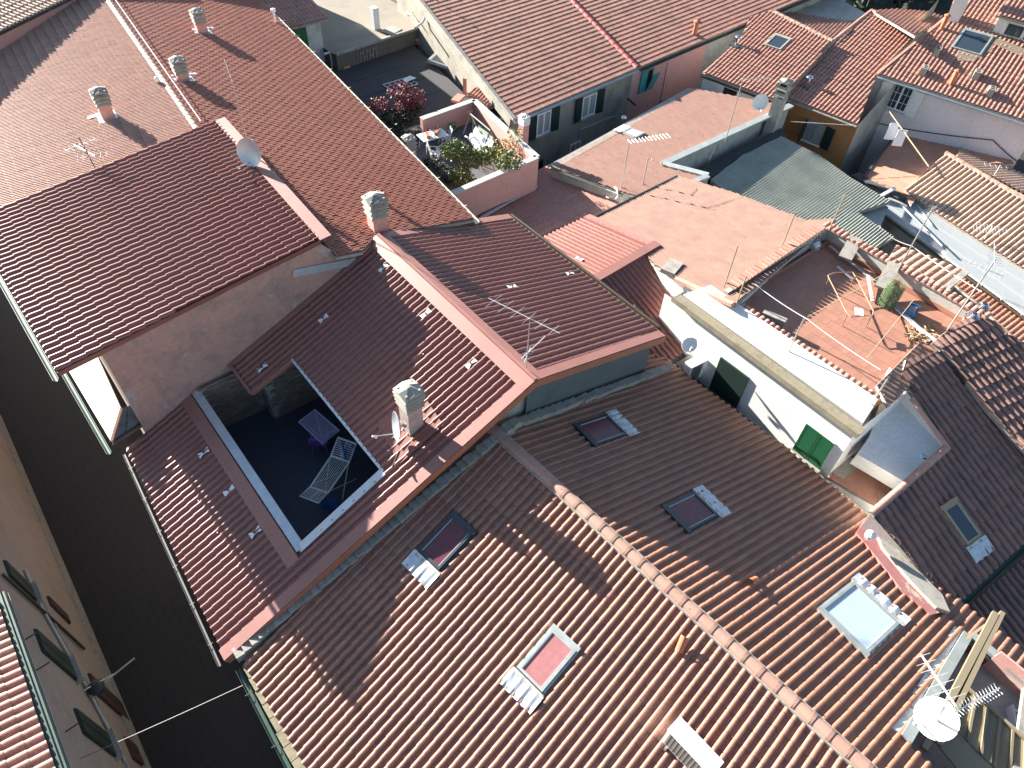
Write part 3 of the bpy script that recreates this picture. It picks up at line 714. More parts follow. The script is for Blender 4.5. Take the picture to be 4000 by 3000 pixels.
# ================================================================== B  house with new red sheet roof
BL = Plane((-.86, 15, 8.5), 0, .40); BR = Plane((9.95, 15, BL.z(9.95, 15)), 180, .29)
B = thing('sheet_roof_house', 'house with new dark red tile-pattern sheet roof and a sunken roof terrace', 'house', (8, 14, 0))
bx0, bx1, bxr, by0, by1 = -.82, 9.95, 16.3, 10.45, 19.0
pBl = [BL.xy(bx0, by0), BL.xy(bx1, by0), BL.xy(bx1, by1), BL.xy(-.5, by1)]
op = [BL.xy(2.1, by1 + .2), BL.xy(3.6, by1 + .2), BL.xy(3.6, 17.25), BL.xy(5.2, 17.2), BL.xy(5.18, 11.5), BL.xy(2.1, 11.3)]
sheetp = prof_sheet(.072)
dk = deck_with_holes(B, BL, pBl, [op], sheet_new, .14)
lay(dk, BL, pBl, sheet_new, .249, .41, sheetp, lift=.030, holes=[op], single=False, name='roof_sheet', deck=False, w0=.02, jit=0)
pBr = [BR.xy(bx1, by0), BR.xy(bx1, by1), BR.xy(bxr, 19.2), BR.xy(bxr, 10.75)]
rb = obj('roof_deck', M().slab(pBr, .14), sheet_new, B)
lay(rb, BR, pBr, sheet_new, .249, .41, sheetp, lift=.030, single=False, name='roof_sheet', deck=False, w0=.02, jit=0)
zr = BL.z(9.95, 0)
wb = M(); yw0, yw1 = by0 + .25, by1 - .12
for (x0, x1) in ((-.5, 2.1), (5.3, 9.95)):
    pass
wb.add([(-.5, yw0, 0), (15.9, yw0, 0), (15.9, yw0, BR.z(15.9, 0) - .2), (9.95, yw0, zr - .2), (-.5, yw0, BL.z(-.5, 0) - .2)], [(0, 1, 2, 3, 4)])
wb.quad((-.5, yw0, 0), (-.5, yw1, 0), (-.5, yw1, 8.45), (-.5, yw0, 8.45)).quad((15.9, yw0, 0), (15.9, yw1, 0), (15.9, yw1, 10.9), (15.9, yw0, 10.9))
wb.quad((-.5, yw1, 0), (15.9, yw1, 0), (15.9, yw1, 10.9), (-.5, yw1, 8.45))
obj('wall', wb, greywall, B)
# flashings
fl = M(); fl.bar(BL.xy(bx0 - .04, by0 - .02, .09), BL.xy(bx1, by0 - .02, .09), .36, .06, up=BL.W); fl.bar(BR.xy(bx1, by0 - .02, .09), BR.xy(bxr - .1, by0 + .05, .09), .34, .06, up=BR.W)
obj('verge_flashing', fl, flash_red, B)
fo = M(); fo.bar(BL.xy(bx0 - .04, by0 - .22, -.03), BL.xy(bx1, by0 - .22, -.03), .03, .26, up=BL.W); fo.bar(BR.xy(bx1, by0 - .22, -.03), BR.xy(bxr - .1, by0 - .16, -.03), .03, .26, up=BR.W)
obj('barge_board', fo, flash_orange, B)
ms = M(); k = 40
for i in range(k):
    t0 = i / k; x0_ = -.6 + 9.9 * t0; ms.box((x0_ + .12, by0 - .26, AL.z(x0_, by0) + .10), (.27, .26 + random.random() * .08, .22 + random.random() * .1))
obj('mortar_strip', ms, mortar, B)
k = 26; ms2 = M()
for i in range(k):
    x0_ = 9.3 + 7.9 * i / k; ms2.box((x0_ + .14, by0 - .12 + .06 * i / k, AR.z(x0_, by0 + .2) + .12), (.32, .22 + random.random() * .10, .24))
obj('mortar_strip', ms2, mortar, B)
# grey gable membrane under the right verge
gm = M(); gm.quad((9.95, by0 + .12, 9.8), (16.0, by0 + .22, 8.4), (16.0, by0 + .22, BR.z(16, 0) - .1), (9.95, by0 + .12, zr - .1)); obj('gable_membrane', gm, plaster("grey_membrane", (.10, .125, .13), (.05, .05, .05), .5, 1.0), B)
rf = M(); rf.bar(BL.xy(bx1 - .20, by0 - .2, .11), BL.xy(bx1 - .20, by1 + .1, .11), .44, .03, up=BL.W); rf.bar(BR.xy(bx1 + .17, by0 - .2, .11), BR.xy(bx1 + .17, by1 + .1, .11), .36, .03, up=BR.W); rf.bar((bx1, by0 - .2, zr + .15), (bx1, by1 + .1, zr + .15), .10, .08)
obj('ridge_flashing', rf, flash_red, B)
tf = M(); tf.bar(BL.xy(3.5, by1 - .02, .09), BL.xy(bx1, by1 - .02, .09), .34, .05, up=BL.W); tf.bar(BR.xy(bx1 + .2, by1 + .05, .09), BR.xy(bxr, by1 + .28, .09), .36, .05, up=BR.W); obj('top_flashing', tf, flash_red, B)
of = M(); of.bar(BL.xy(1.88, 11.1, .09), BL.xy(1.88, by1 - .1, .09), .42, .05, up=BL.W); of.bar(BL.xy(3.6, 17.2, .05), BL.xy(3.6, by1, .05), .10, .12, up=BL.W); of.bar(BL.xy(3.6, 17.2, .05), BL.xy(5.2, 17.15, .05), .10, .12, up=BL.W); obj('opening_flashing', of, flash_red, B)
os_ = M(); os_.bar(BL.xy(2.25, 11.3, .10), BL.xy(2.25, by1 - .1, .10), .28, .05, up=(0, 0, 1)); obj('sill', os_, zincblue, B)
oz = M(); oz.bar(BL.xy(5.22, 11.45, .06), BL.xy(5.22, 17.2, .06), .09, .10, up=BL.W); oz.bar(BL.xy(2.2, 11.36, .09), BL.xy(5.22, 11.43, .09), .26, .05, up=BL.W); obj('edge_trim', oz, zincblue, B)
# street gutter and alley gutter
gutter(B, (bx0 - .26, by0 - .1, 8.30), (-.66, by1 + .1, 8.37), flat('dull_zinc', (.13, .13, .13), .6), .045, brackets=6)
gutter(B, (bxr + .10, by0 + .3, BR.z(bxr, 0) - .02), (bxr + .10, 19.3, BR.z(bxr, 0) - .02), brownmetal, .095, brackets=8)
obj('downpipe_run', M().tube([(bxr + .17, by0 + .4, BR.z(bxr, 0) + .04), (bxr + .17, 19.4, BR.z(bxr, 0) + .04)], .06, 8), brownmetal, B)
# anchors (white plates) and screws
am = M(); prof_x = [(-.17, -.12), (-.08, -.12), (-.04, -.055), (.04, -.055), (.08, -.12), (.17, -.12), (.17, .12), (.08, .12), (.04, .055), (-.04, .055), (-.08, .12), (-.17, .12)]
prof_x = [(-.12, -.19), (.12, -.19), (.055, -.06), (.055, .06), (.12, .19), (-.12, .19), (-.055, .06), (-.055, -.06)]
am.add([(x, y, .012) for x, y in prof_x] + [(x, y, 0) for x, y in prof_x], [tuple(range(8))] + [(i, (i + 1) % 8, 8 + (i + 1) % 8, 8 + i) for i in range(8)]); ame = meshdata('roof_anchor', am.v, am.f, whitepl)
hk = M().lathe([(.03, .012), (.03, .05), (.001, .06)], None, 8); hme = meshdata('anchor_eye', hk.v, hk.f, black)
def anchor(pl, px, py, par, mat_=None):
    u, v = cuv(pl, px, py); M4 = pl.mat(u, v, .085, random.uniform(-.05, .05)); o = inst('roof_anchor', ame, M4, par)
    e = bpy.data.objects.new('anchor_eye', hme); col.objects.link(e); e.parent = o; WORIG[e.name] = WORIG[o.name]
for p in ((802, 1772), (901, 1920), (1003, 2082), (1500, 1052), (1666, 1230), (1842, 1424), (1268, 1249), (1030, 1440)): anchor(BL, *p, B)
for p in ((1999, 1128), (2221, 1074)): anchor(BR, *p, B)
sc = M().lathe([(.016, 0), (.016, .02), (.001, .024)], None, 6); sme = meshdata('screw', sc.v, sc.f, galv)
for i in range(8):
    for j in range(6):
        x = .6 + i * 1.28; y = 10.9 + j * 1.42 + (i % 2) * .6
        if (1.6 < x < 5.4 and y > 11.1) or y > 18.7: continue
        inst('screw', sme, BL.mat(*BL.uv(BL.xy(x, y)), .075), B)
# terrace inside the opening
fz = 7.75
obj('terrace_floor', M().quad((2.0, 11.0, fz - .02), (7.2, 11.0, fz - .02), (7.2, 19, fz - .02), (2.0, 19, fz - .02)), dark, B)
tp = Plane((2.0, 11.2, fz), 90, 0.0)
fp = lay(B, tp, [(2.1, 11.2, fz), (7.2, 11.2, fz), (7.2, 18.9, fz), (2.1, 18.9, fz)], terr, .42, .42, [(0, 0), (.972, 0), (.98, -.008), (1, -.008)], lift=.0, name='floor_tile', deck=False, w0=.006, jit=.001)
iw = M(); iw.quad((2.12, 11.2, fz), (2.12, 19, fz), (2.12, 19, 9.75), (2.12, 11.2, 9.6)).quad((7.2, 11.2, fz), (7.2, 19, fz), (7.2, 19, 11.5), (7.2, 11.2, 11.5)).quad((2.1, 11.35, fz), (7.2, 11.35, fz), (7.2, 11.35, 11.4), (2.1, 11.35, 9.6))
obj('terrace_wall', iw, flat("terrace_paint", (.32, .30, .27), .9), B)
# ledge stone cladding: stones as objects
def stone_wall(parent, O, X, w, h, seed):
    rng = random.Random(seed); z = 0; me_cache = []
    X = Vector(X).normalized(); N = X.cross(Vector((0, 0, 1)))
    for L in (.20, .28, .36, .44):
        for t_ in (.03, .055):
            m_ = M().box((L / 2, -t_ / 2 + .0, .045), (L - .012, t_, .08)); me_cache.append((L, meshdata('stone', m_.v, m_.f, stoneMat)))
    base = obj('stone_cladding', M().quad(O, Vector(O) + X * w, Vector(O) + X * w + Vector((0, 0, h)), Vector(O) + Vector((0, 0, h))), mortar, parent)
    ang = math.atan2(X.y, X.x); cnt = 0
    while z < h - .05:
        x = -rng.random() * .2
        while x < w - .1:
            L, me = rng.choice(me_cache)
            if x >= 0 and x + L < w + .03 and cnt < 300:
                inst('stone', me, Matrix.Translation(Vector(O) + X * x + Vector((0, 0, z)) + N * .005) @ Matrix.Rotation(ang, 4, 'Z'), base); cnt += 1
            x += L
        z += .092
stone_wall(B, (2.15, 18.72, fz), (1, 0, 0), 2.1, 2.3, 1); stone_wall(B, (4.25, 18.0, fz), (1, 0, 0), 2.9, 2.9, 2)
stone_wall(B, (4.25, 18.72, fz), (0, -1, 0), .72, 2.6, 3)
# chimney of B with flashing apron
chimney(B, 6.62, 11.98, 10.9, 12.55, .50, plaster("raw_chimney", (.42, .34, .32), (.2, .2, .19), .7, 2.5), concrete, 0.0, True, 1.3, .72, rings=4, flash=None)
obj('chimney_apron', M().slab([BL.xy(x, y, .085) for x, y in ((5.7, 11.25), (7.3, 11.25), (7.5, 12.9), (5.9, 12.9))], .02), sheet_new, B)

# ================================================================== CDE  long house, marseille tiles and older sheet part
L = thing('long_house', 'long house with marseille-tiled ridge roof, near left end covered in red sheet', 'house', (7, 30, 0))
CL = Plane((-1, 18.9, 12.86), 0, .105)
pC = [CL.xy(-1.05, 18.85), CL.xy(7.72, 18.95), CL.xy(8.15, 28.3), CL.xy(-1.25, 28.3)]
pC = [CL.px(226, 1457), CL.px(1247, 942), CL.px(848, 478), CL.px(-60, 842)]; pC = [CL.xy(-1.02, 18.9), CL.xy(7.7, 18.95), CL.xy(8.15, 28.25), CL.xy(-1.2, 28.25)]
rc = obj('roof_deck', M().slab(pC, .16), sheet_new, L)
lay(rc, CL, pC, sheet_new, .279, .45, prof_sheet(.085), lift=.04, single=False, name='roof_sheet', deck=False, w0=.02, jit=0)
fc = M(); fc.bar(CL.xy(7.86, 18.8, .10), CL.xy(8.27, 28.2, .10), .42, .04, up=CL.W); obj('ridge_flashing', fc, flash_red, L)
EL = Plane((-1, 18.9, 12.60), 355, .11); DR = Plane(EL.px(770, 510), 175, .2)
r_a = EL.px(770, 510); r_b = EL.px(420, 0); rdir = (r_b - r_a) / np.linalg.norm(r_b - r_a); r_c = r_b + rdir * 8
pE = [EL.xy(-1.1, 28.0), EL.xy(8.0, 28.0), r_a, r_c, EL.xy(-.2, 52.5)]
tall_x = None
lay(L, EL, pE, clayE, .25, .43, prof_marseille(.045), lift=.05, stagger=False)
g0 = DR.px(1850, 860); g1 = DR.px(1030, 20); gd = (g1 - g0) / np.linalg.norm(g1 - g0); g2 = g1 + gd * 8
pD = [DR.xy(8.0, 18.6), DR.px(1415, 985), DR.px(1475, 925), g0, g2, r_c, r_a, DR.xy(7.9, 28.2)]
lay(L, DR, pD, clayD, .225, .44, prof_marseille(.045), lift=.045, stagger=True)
ridge_tiles(L, r_a + (0, 0, .02), r_c + (0, 0, .02), clayE, .46, .15)
obj('lightning_rod', M().tube([r_a + rdir * 0 + (.25, 0, .35), r_a + rdir * 8 + (.25, 0, .35), r_c + (.25, 0, .35)], .022, 6), alu, L)
gutter(L, g0 + (.10, -.1, -.06), g2 + (.10, 0, -.06), cream, .11, brackets=14)
obj('soffit', M().slab([(-.9, 18.95, 12.72), (.4, 18.95, 12.84), (.4, 28, 12.84), (-.9, 28, 12.72)], .05), facade, L)
gutter(L, (-1.14, 18.8, 12.72), (-1.35, 28.3, 12.72), greengut, .08)
wl = M(); wl.quad((-.75, 18.88, 8.3), (10.5, 18.88, 8.3), (10.5, 18.88, 12.4), (7.8, 18.88, 13.0)); wl = M()
wl.add([(.25, 18.93, 8.0), (15.9, 18.93, 8.0), (13.9, 18.93, 11.8), (9.6, 18.93, 12.75), (8.2, 18.93, 13.0), (7.7, 18.93, 13.62), (.25, 18.93, 12.85)], [(0, 1, 2, 3, 4, 5, 6)])
obj('gable_wall', wl, pinkwall, L)
wl2 = M(); wl2.quad((.25, 18.93, 0), (.25, 54, 0), (.25, 54, 12.6), (.25, 18.93, 12.75)); wl2.quad((.25, 18.93, 0), (15.9, 18.93, 0), (15.9, 18.93, 8), (.25, 18.93, 8)); wl2.quad((13.9, 18.9, 0), tuple(g2 * (1, 1, 0) + (-.25, 0, 0)), tuple(g2 + (-.25, 0, -.1)), tuple(g0 + (-.25, 0, -.1)))
obj('wall', wl2, facade, L)
obj('blue_flashing', M().bar((6.5, 18.88, 12.95), (8.8, 18.88, 12.42), .04, .3), zincblue, L)
# lower street-side lean-to roof, cream metal with slate hip
LP = Plane((-.80, 19, 9.5), 0, .30)
pl_ = [LP.xy(-.85, 18.6), LP.xy(.28, 18.9), LP.xy(.28, 26), LP.xy(-1.0, 26)]
obj('leanto_roof', M().slab([LP.px(432, 1722), LP.px(470, 1592), LP.xy(.35, 26.5), LP.xy(-1.0, 26.5)], .08), cream, L)
gutter(L, (-.98, 18.45, 9.40), (-1.15, 26, 9.42), greengut, .08)
a_, b_, c_, d_ = P(440, 1722, 9.5), P(470, 1600, 9.85), P(565, 1562, 9.6), P(600, 1618, 9.3)
sm = M(); sl3 = []
for i in range(3):
    t0, t1 = i / 3, (i + .93) / 3; q = [a_ + (d_ - a_) * t0, a_ + (d_ - a_) * t1, b_ + (c_ - b_) * t1, b_ + (c_ - b_) * t0]
    obj('slate', M().slab([x + np.array([0, 0, .03]) for x in q], .05), slate, L)
obj('hip_box', M().slab([a_ + (0, -.05, -.03), d_ + (.05, -.05, -.03), c_ + (.1, 0, -.03), b_], .45), black, L)
ht = M(); ht.bar(P(436, 1725, 9.55), P(475, 1596, 9.95), .09, .07); obj('hip_cover', ht, copingClay, L)
# chimneys
def on_roof(pl, px, py): return pl.px(px, py)
def ch(par, pl, px, py, w, bh, body, ch_=.5, rz=0.0, rings=3, flash=True, dx=.35, label=None, capm=concrete, d=None):
    b = pl.px(px, py); return chimney(par, b[0], b[1], b[2] - .5, b[2] + bh, w, body, capm, rz, True, 1.25, ch_, rings=rings, flash=(pl, dx) if flash else None, label=label, d=d)
ch(L, EL, 425, 462, .50, .62, pink, .62, -.08, dx=-.4); ch(L, DR, 715, 312, .50, .35, pink, .62, -.08, dx=.45); ch(L, DR, 790, 128, .50, .50, pink, .62, -.08, dx=.45)
bch = DR.px(1478, 898); chimney(L, bch[0], bch[1], 12.3, 13.35, .55, pink, concrete, -.1, True, 1.3, .78, rings=3)
bv = DR.px(1508, 806); pipe_vent(L, bv[0], bv[1], bv[2], .50, .09)
bb = EL.px(620, 330); obj('ridge_light', M().lathe([(.001, 0), (.10, .05), (.12, .15), (.08, .24), (.001, .27)], Matrix.Translation((bb[0], bb[1], bb[2] + .1)), 10), whitepl, L)
# chimney at the eave of D (stands beside the gutter, on the terrace house)
# ================================================================== tall pink neighbour, top left
TP = thing('pink_house', 'taller pink house with pale tiled roof cut by the top left corner', 'house', (-2, 50, 0))
ta = EL.px(-80, 262); tb = EL.px(330, -10)
tdir = (tb - ta) / np.linalg.norm(tb - ta); ta = ta - tdir * 3; tb = tb + tdir * 5; wn = np.array([-tdir[1], tdir[0], 0])
zt = 13.95
wq = M(); wq.quad(ta - (0, 0, 3), tb - (0, 0, 3), (tb[0], tb[1], zt), (ta[0], ta[1], zt)); wq.quad(tb - (0, 0, 14), tb - (0, 0, 14) + wn * 12, (tb[0] + wn[0] * 12, tb[1] + wn[1] * 12, zt), (tb[0], tb[1], zt)); obj('wall', wq, pinkF, TP)
azt = math.degrees(math.atan2(wn[1], wn[0])); RTP = Plane((ta[0] - wn[0] * .5, ta[1] - wn[1] * .5, zt - .1), azt, .16)
o1 = ta - wn * .5; o2 = tb - wn * .5 + tdir * .4
lay(TP, RTP, [RTP.xy(o1[0], o1[1]), RTP.xy(o2[0], o2[1]), RTP.xy(o2[0] + wn[0] * 9, o2[1] + wn[1] * 9), RTP.xy(o1[0] + wn[0] * 9, o1[1] + wn[1] * 9)], clayR, .25, .42, prof_roll(5), nmax=120)
gutter(TP, RTP.xy(o1[0], o1[1]) - wn * .08, RTP.xy(o2[0], o2[1]) - wn * .08, black, .10)

# ================================================================== F  long facade with big roof (top middle)
F = thing('tiled_house', 'long two-tone house, beige and pink front, under a big ribbed tile roof', 'house', (34, 34, 0))
zf = 9.2
fa = P(2010, 470, zf); fb = P(2480, 290, zf); fc_ = P(3000, 55, zf)
fdir = (fc_ - fa) / np.linalg.norm(fc_ - fa); faz = math.degrees(math.atan2(fdir[1], fdir[0]))
FR = Plane(fa, faz + 90, .20)
vd = FR.V[:2] / np.linalg.norm(FR.V[:2])
v0p = FR.px(1640, 0); v_ext = v0p + (v0p - fa) * .35
fe = fa + fdir * 38
far_r = fe + np.array([vd[0], vd[1], 0]) * 20
pF = [FR.xy(fa[0], fa[1]), FR.xy(fe[0], fe[1]), FR.xy(far_r[0], far_r[1]), FR.xy(v_ext[0], v_ext[1])]
lay(F, FR, pF, clayF, .13, .38, prof_roll(4, .34, .048), lift=.05, nmax=300)
ra = FR.px(2488, 272); rb_ = FR.px(2225, 0); rb_ = ra + (rb_ - ra) * 1.3
ridge_tiles(F, ra + (0, 0, .1), rb_ + (0, 0, .1), clayRed, .55, .17)
wn_f = -vd
def fw(px, py, off=0.35):   # point on the facade plane (set back under the eave)
    n = np.array([vd[0], vd[1], 0]); return hitp(px, py, n, n.dot(fa) + off)
mid = fa + fdir * np.linalg.norm((fw(2470, 300) - fa)[:2]); off = np.array([vd[0], vd[1], 0]) * .35
wA = M(); wA.quad((fa[0] + off[0], fa[1] + off[1], 0), (mid[0] + off[0], mid[1] + off[1], 0), (mid[0] + off[0], mid[1] + off[1], zf - .05), (fa[0] + off[0], fa[1] + off[1], zf - .05))
vx = v_ext; wA.quad((fa[0] + off[0] + .2, fa[1] + off[1], 0), (vx[0] + .2, vx[1], 0), (vx[0] + .2, vx[1], FR.z(vx[0], vx[1]) - .1), (fa[0] + off[0] + .2, fa[1] + off[1], zf))
obj('wall', wA, beigeF, F)
p1 = fw(2760, 180); wB = M(); wB.quad((mid[0] + off[0], mid[1] + off[1], 0), (p1[0], p1[1], 0), (p1[0], p1[1], zf - .05), (mid[0] + off[0], mid[1] + off[1], zf - .05)); obj('wall', wB, pinkF, F)
wC = M(); p2 = fe + off; wC.quad((p1[0], p1[1], 0), (p2[0], p2[1], 0), (p2[0], p2[1], zf - .05), (p1[0], p1[1], zf - .05)); obj('wall', wC, greywall, F)
gutter(F, fa + (-.1, -.12, -.05), mid + (0, -.12, -.05), zincblue, .09); gutter(F, mid + (0.05, -.15, -.05), fe + (0, -.15, -.05), black, .13)
obj('verge_mortar', M().bar(FR.xy(fa[0], fa[1], .05), FR.xy(v_ext[0], v_ext[1], .05), .22, .14), mortar, F)
obj('verge_wall_band', M().bar(FR.xy(fa[0], fa[1], -.30) + (.0, .3, 0), FR.xy(v_ext[0], v_ext[1], -.30), .06, .55), concrete, F)
Zv = np.array([0, 0, 1.]); off3 = -np.array([vd[0], vd[1], 0]) * .02
for (l, r, sl_, sr_) in (((2097, 447, 2090, 535), (2152, 424), 1, 1), ((2275, 380, 2265, 465), (2330, 355), 1, 1)):
    bl = fw(l[2], l[3]); tl = fw(l[0], l[1]); tr = fw(*r); w_ = np.linalg.norm((tr - tl)[:2]); h_ = tl[2] - bl[2]
    wn_, T = window(F, bl + off3, fdir, Zv, w_, h_, whitept, glass, 1, 0, .09, concrete, .07, curt=curtain)
    shutter(F, T, -.02, -.05, .62, h_ + .1, shdark, .06, math.radians(175), 0); shutter(F, T, w_ + .02 - .62, -.05, .62, h_ + .1, shdark, .06, -math.radians(172), 1)
bl = fw(2222, 600); window(F, bl + off3, fdir, Zv, .95, .62, whitept, glass, 1, 0, .08, None, .07, curt=curtain)
bl = fw(2095, 665); window(F, bl + off3 - (0, 0, .6), fdir, Zv, .5, 1.2, brownmetal, dark, 0, 0, .07)
bl = fw(2490, 366); tl = fw(2505, 283); wn_, T = window(F, bl + off3, fdir, Zv, 1.25, tl[2] - bl[2], teal, dark, 0, 0, .06)
shutter(F, T, 0, 0, .62, tl[2] - bl[2], teal, .08, 0, 0, slats=14); shutter(F, T, .64, 0, .62, tl[2] - bl[2], teal, .10, 0, 1, slats=14, topang=-.35)
pb = fw(2582, 398); obj('junction_box', M().box((pb[0], pb[1] - .06, pb[2]), (.3, .14, .35)), greywall, F)
obj('facade_pipe', M().tube([fw(2605, 245) + off3 * 3, fw(2575, 405) + off3 * 3], .02, 5), brownmetal, F)
pp = fw(2452, 385); obj('spout', M().tube([pp, pp + (.0, -.75, -.15)], .07, 7), brownmetal, F)
obj('facade_cable', M().tube([fw(2265, 505) + off3 * 2, fw(2330, 480) + off3 * 2, fw(2350, 468) + off3 * 2, fw(2395, 455) + off3 * 2, fw(2410, 460) + off3 * 2], .025, 5), galv, F)
bpt = FR.px(2712, 138); pipe_vent(F, bpt[0], bpt[1], bpt[2], .85, .16)
# ================================================================== flat roofs behind the long house
FB = thing('flat_roofed_house', 'low block with dark felt flat roofs and one sandy slab with a white chimney', 'house', (18, 36, 0))
zd = 8.5
d0 = P(1275, 245, zd); lowp = [(14.5, 30.9, zd), (23.8, 31.0, zd), tuple(P(1820, 210, zd) * (1, 1, 1)), (27.0, 41, zd), (15.2, 44, zd)]
u0 = P(1345, 205, 9.45); u1 = P(1690, 92, 9.45)
obj('flat_roof', M().prism([(14.0, 30.9, zd), (23.9, 31.0, zd), (26.5, 46, zd), (14.8, 46, zd)], 0), bitumen, FB)
seam = M()
for i in range(4): seam.box((19 + i * .2, 32.6 + i * 2.0, zd + .01), (8.2, .10, .02), rz=.03)
obj('felt_seam', seam, bitumen, FB, kind='stuff')
ud = (u1 - u0) / np.linalg.norm(u1 - u0); un = np.array([-ud[1], ud[0], 0])
up = [u0 - ud * .6, u1 + ud * .4, u1 + ud * .4 + un * 9, u0 - ud * .6 + un * 9]
obj('upper_wall', M().prism([p - (0, 0, .02) for p in up], zd, False), plaster("block_wall", (.13, .12, .10), (.05, .05, .045), .6, 1.2), FB)
obj('upper_roof', M().slab([p for p in up], .14), conc_roof, FB)
kerb = M(); kerb.bar(up[0] + (0, 0, .03), up[1] + (0, 0, .03), .16, .14); kerb.bar(up[1] + (0, 0, .05), up[2] + (0, 0, .05), .22, .22); obj('kerb', kerb, concrete, FB)
cb = P(1468, 112, 9.45); chimney(FB, cb[0], cb[1], 9.3, 10.75, .42, white, white, .05, False, label='white square chimney shaft on sandy flat roof')
obj('slab_piece', M().box(P(1530, 118, 9.52), (1.1, .9, .06), rz=.35), concrete, FB)
gr = M(); go = P(1385, 212, 9.0)
for i in range(7):
    x = go[0] + i * .24; gr.box((x, u0[1] + (x - u0[0]) * ud[1] / ud[0] - .04, 8.95), (.035, .05, .7)); gr.box((x + .12, u0[1] + (x - u0[0]) * ud[1] / ud[0] - .04, 8.95 + (.15 if i % 2 else -.15)), (.22, .05, .035))
obj('vent_grille', gr, concrete, FB, kind='stuff')
for (px, py) in ((1547, 190), (1300, 262)):
    b = P(px, py, zd); obj('drain_pipe', M().tube([b, b + (0, 0, .75), b + (-.08, .05, .9), b + (-.4, .1, .85)], .065, 8), whitept, FB)
sq = P(1740, 240, zd + .1); Tq = Plane(sq, 120, .12); skylight(FB, Tq, (0, 0), 1.6, 1.5, zincblue, glass, apron=None)
pal = thing('metal_grid', 'grey metal grid panel lying on the dark felt roof', 'grid', P(1560, 335, zd)); o = P(1565, 330, zd + .06); gm_ = M()
for i in range(6): gm_.box((o[0] - .9 + i * .36, o[1], o[2]), (.05, 1.15, .05), rz=.0)
for i in range(4): gm_.box((o[0], o[1] - .55 + i * .37, o[2]), (1.85, .05, .05))
obj('bars', gm_, zincblue, pal); obj('sheet_piece', M().slab([o + (.3, -.1, .1), o + (1.1, -.05, .14), o + (1.0, .5, .1), o + (.35, .35, .08)], .02), zincblue, pal)
for n_, (px, py, lb) in enumerate(((1345, 262, 'small stack of bricks and tiles on the dark flat roof beside the white wall'), (1640, 172, 'brick pile under the edge of the sandy upper roof'))):
    b = P(px, py, zd); t = thing('brick_pile', lb, 'bricks', b)
    bm = M().box((0, 0, .06), (.42, .2, .12)); me = meshdata('brick', bm.v, bm.f, copingClay); rr = random.Random(n_)
    for i in range(10 + n_ * 12): inst('brick', me, Matrix.Translation(Vector(b) + Vector((rr.uniform(-.3, .5 + n_), rr.uniform(-.2, .4), .13 * (i % 4)))) @ Matrix.Rotation(rr.uniform(-.3, .3), 4, 'Z'), t)
# white-walled little house behind, with green door
SH = thing('small_house', 'small white-walled house with tiled roof and green door beside flat roofs', 'house', d0)
yS = d0[1]; sr = ony(1262, 66, yS); sl_ = ony(1060, 66, yS)
obj('wall', M().prism([(13.8, yS, sr[2]), (d0[0], yS, sr[2]), (d0[0] + .3, yS + 7, sr[2]), (13.8, yS + 7, sr[2])], zd - 1), plaster("shaded_white", (.50, .50, .47), (.12, .12, .11), .8, .8), SH)  # white plaster darkened, the wall's shade is put into its colour
SP = Plane((14, yS - .35, sr[2] - .03), 90, .20)
lay(SH, SP, [SP.xy(13.9, yS - .35), SP.xy(d0[0] + .45, yS - .35), SP.xy(d0[0] + .5, yS + 8), SP.xy(14.3, yS + 8)], clayF, .24, .45, prof_roll(4), nmax=150)
dr = ony(1130, 120, yS); db = ony(1205, 212, yS); obj('door', M().box(((dr[0] + db[0]) / 2 + .1, yS - .03, (dr[2] + db[2]) / 2), (.95, .06, abs(dr[2] - db[2]))), shgreen, SH)
cowl = ony(1068, 45, yS - 1); obj('flue', M().tube([(cowl[0], cowl[1], cowl[2] - .7), (cowl[0], cowl[1], cowl[2])], .07, 8).lathe([(.14, 0), (.14, .14), (.001, .18)], Matrix.Translation(cowl), 10), whitepl, SH)
# little tiled lean-to and glass canopy between terrace and big house
LT = thing('lean_to', 'tiny tiled lean-to with glass canopy behind the pink terrace wall', 'lean-to', P(1900, 370, 8.9))
TP2 = Plane(P(1860, 380, 9.0), 20, .15)
lay(LT, TP2, [TP2.px(*p) for p in ((1815, 372), (1880, 335), (1960, 412), (1905, 420), (1860, 388))], clayT, .22, .42, prof_roll(4), nmax=60)
cg = Plane(P(1950, 430, 8.7), 0, .1); obj('canopy_glass', M().slab(cg.pts([(1900, 425), (1962, 405), (2000, 450), (1945, 470)]), .05), glass, LT)
obj('canopy_frame', M().bar(cg.px(1945, 472), cg.px(2003, 452), .08).bar(cg.px(1925, 448), cg.px(1985, 428), .05).bar(cg.px(1900, 425), cg.px(1945, 472), .06), greengut, LT)
bx = P(1790, 385, 9.0); obj('broken_tiles', M().box(bx, (.9, .5, .15), rz=.5).box(bx + (.7, .3, .4), (.10, .2, 1.0), rz=.3), copingClay, LT)

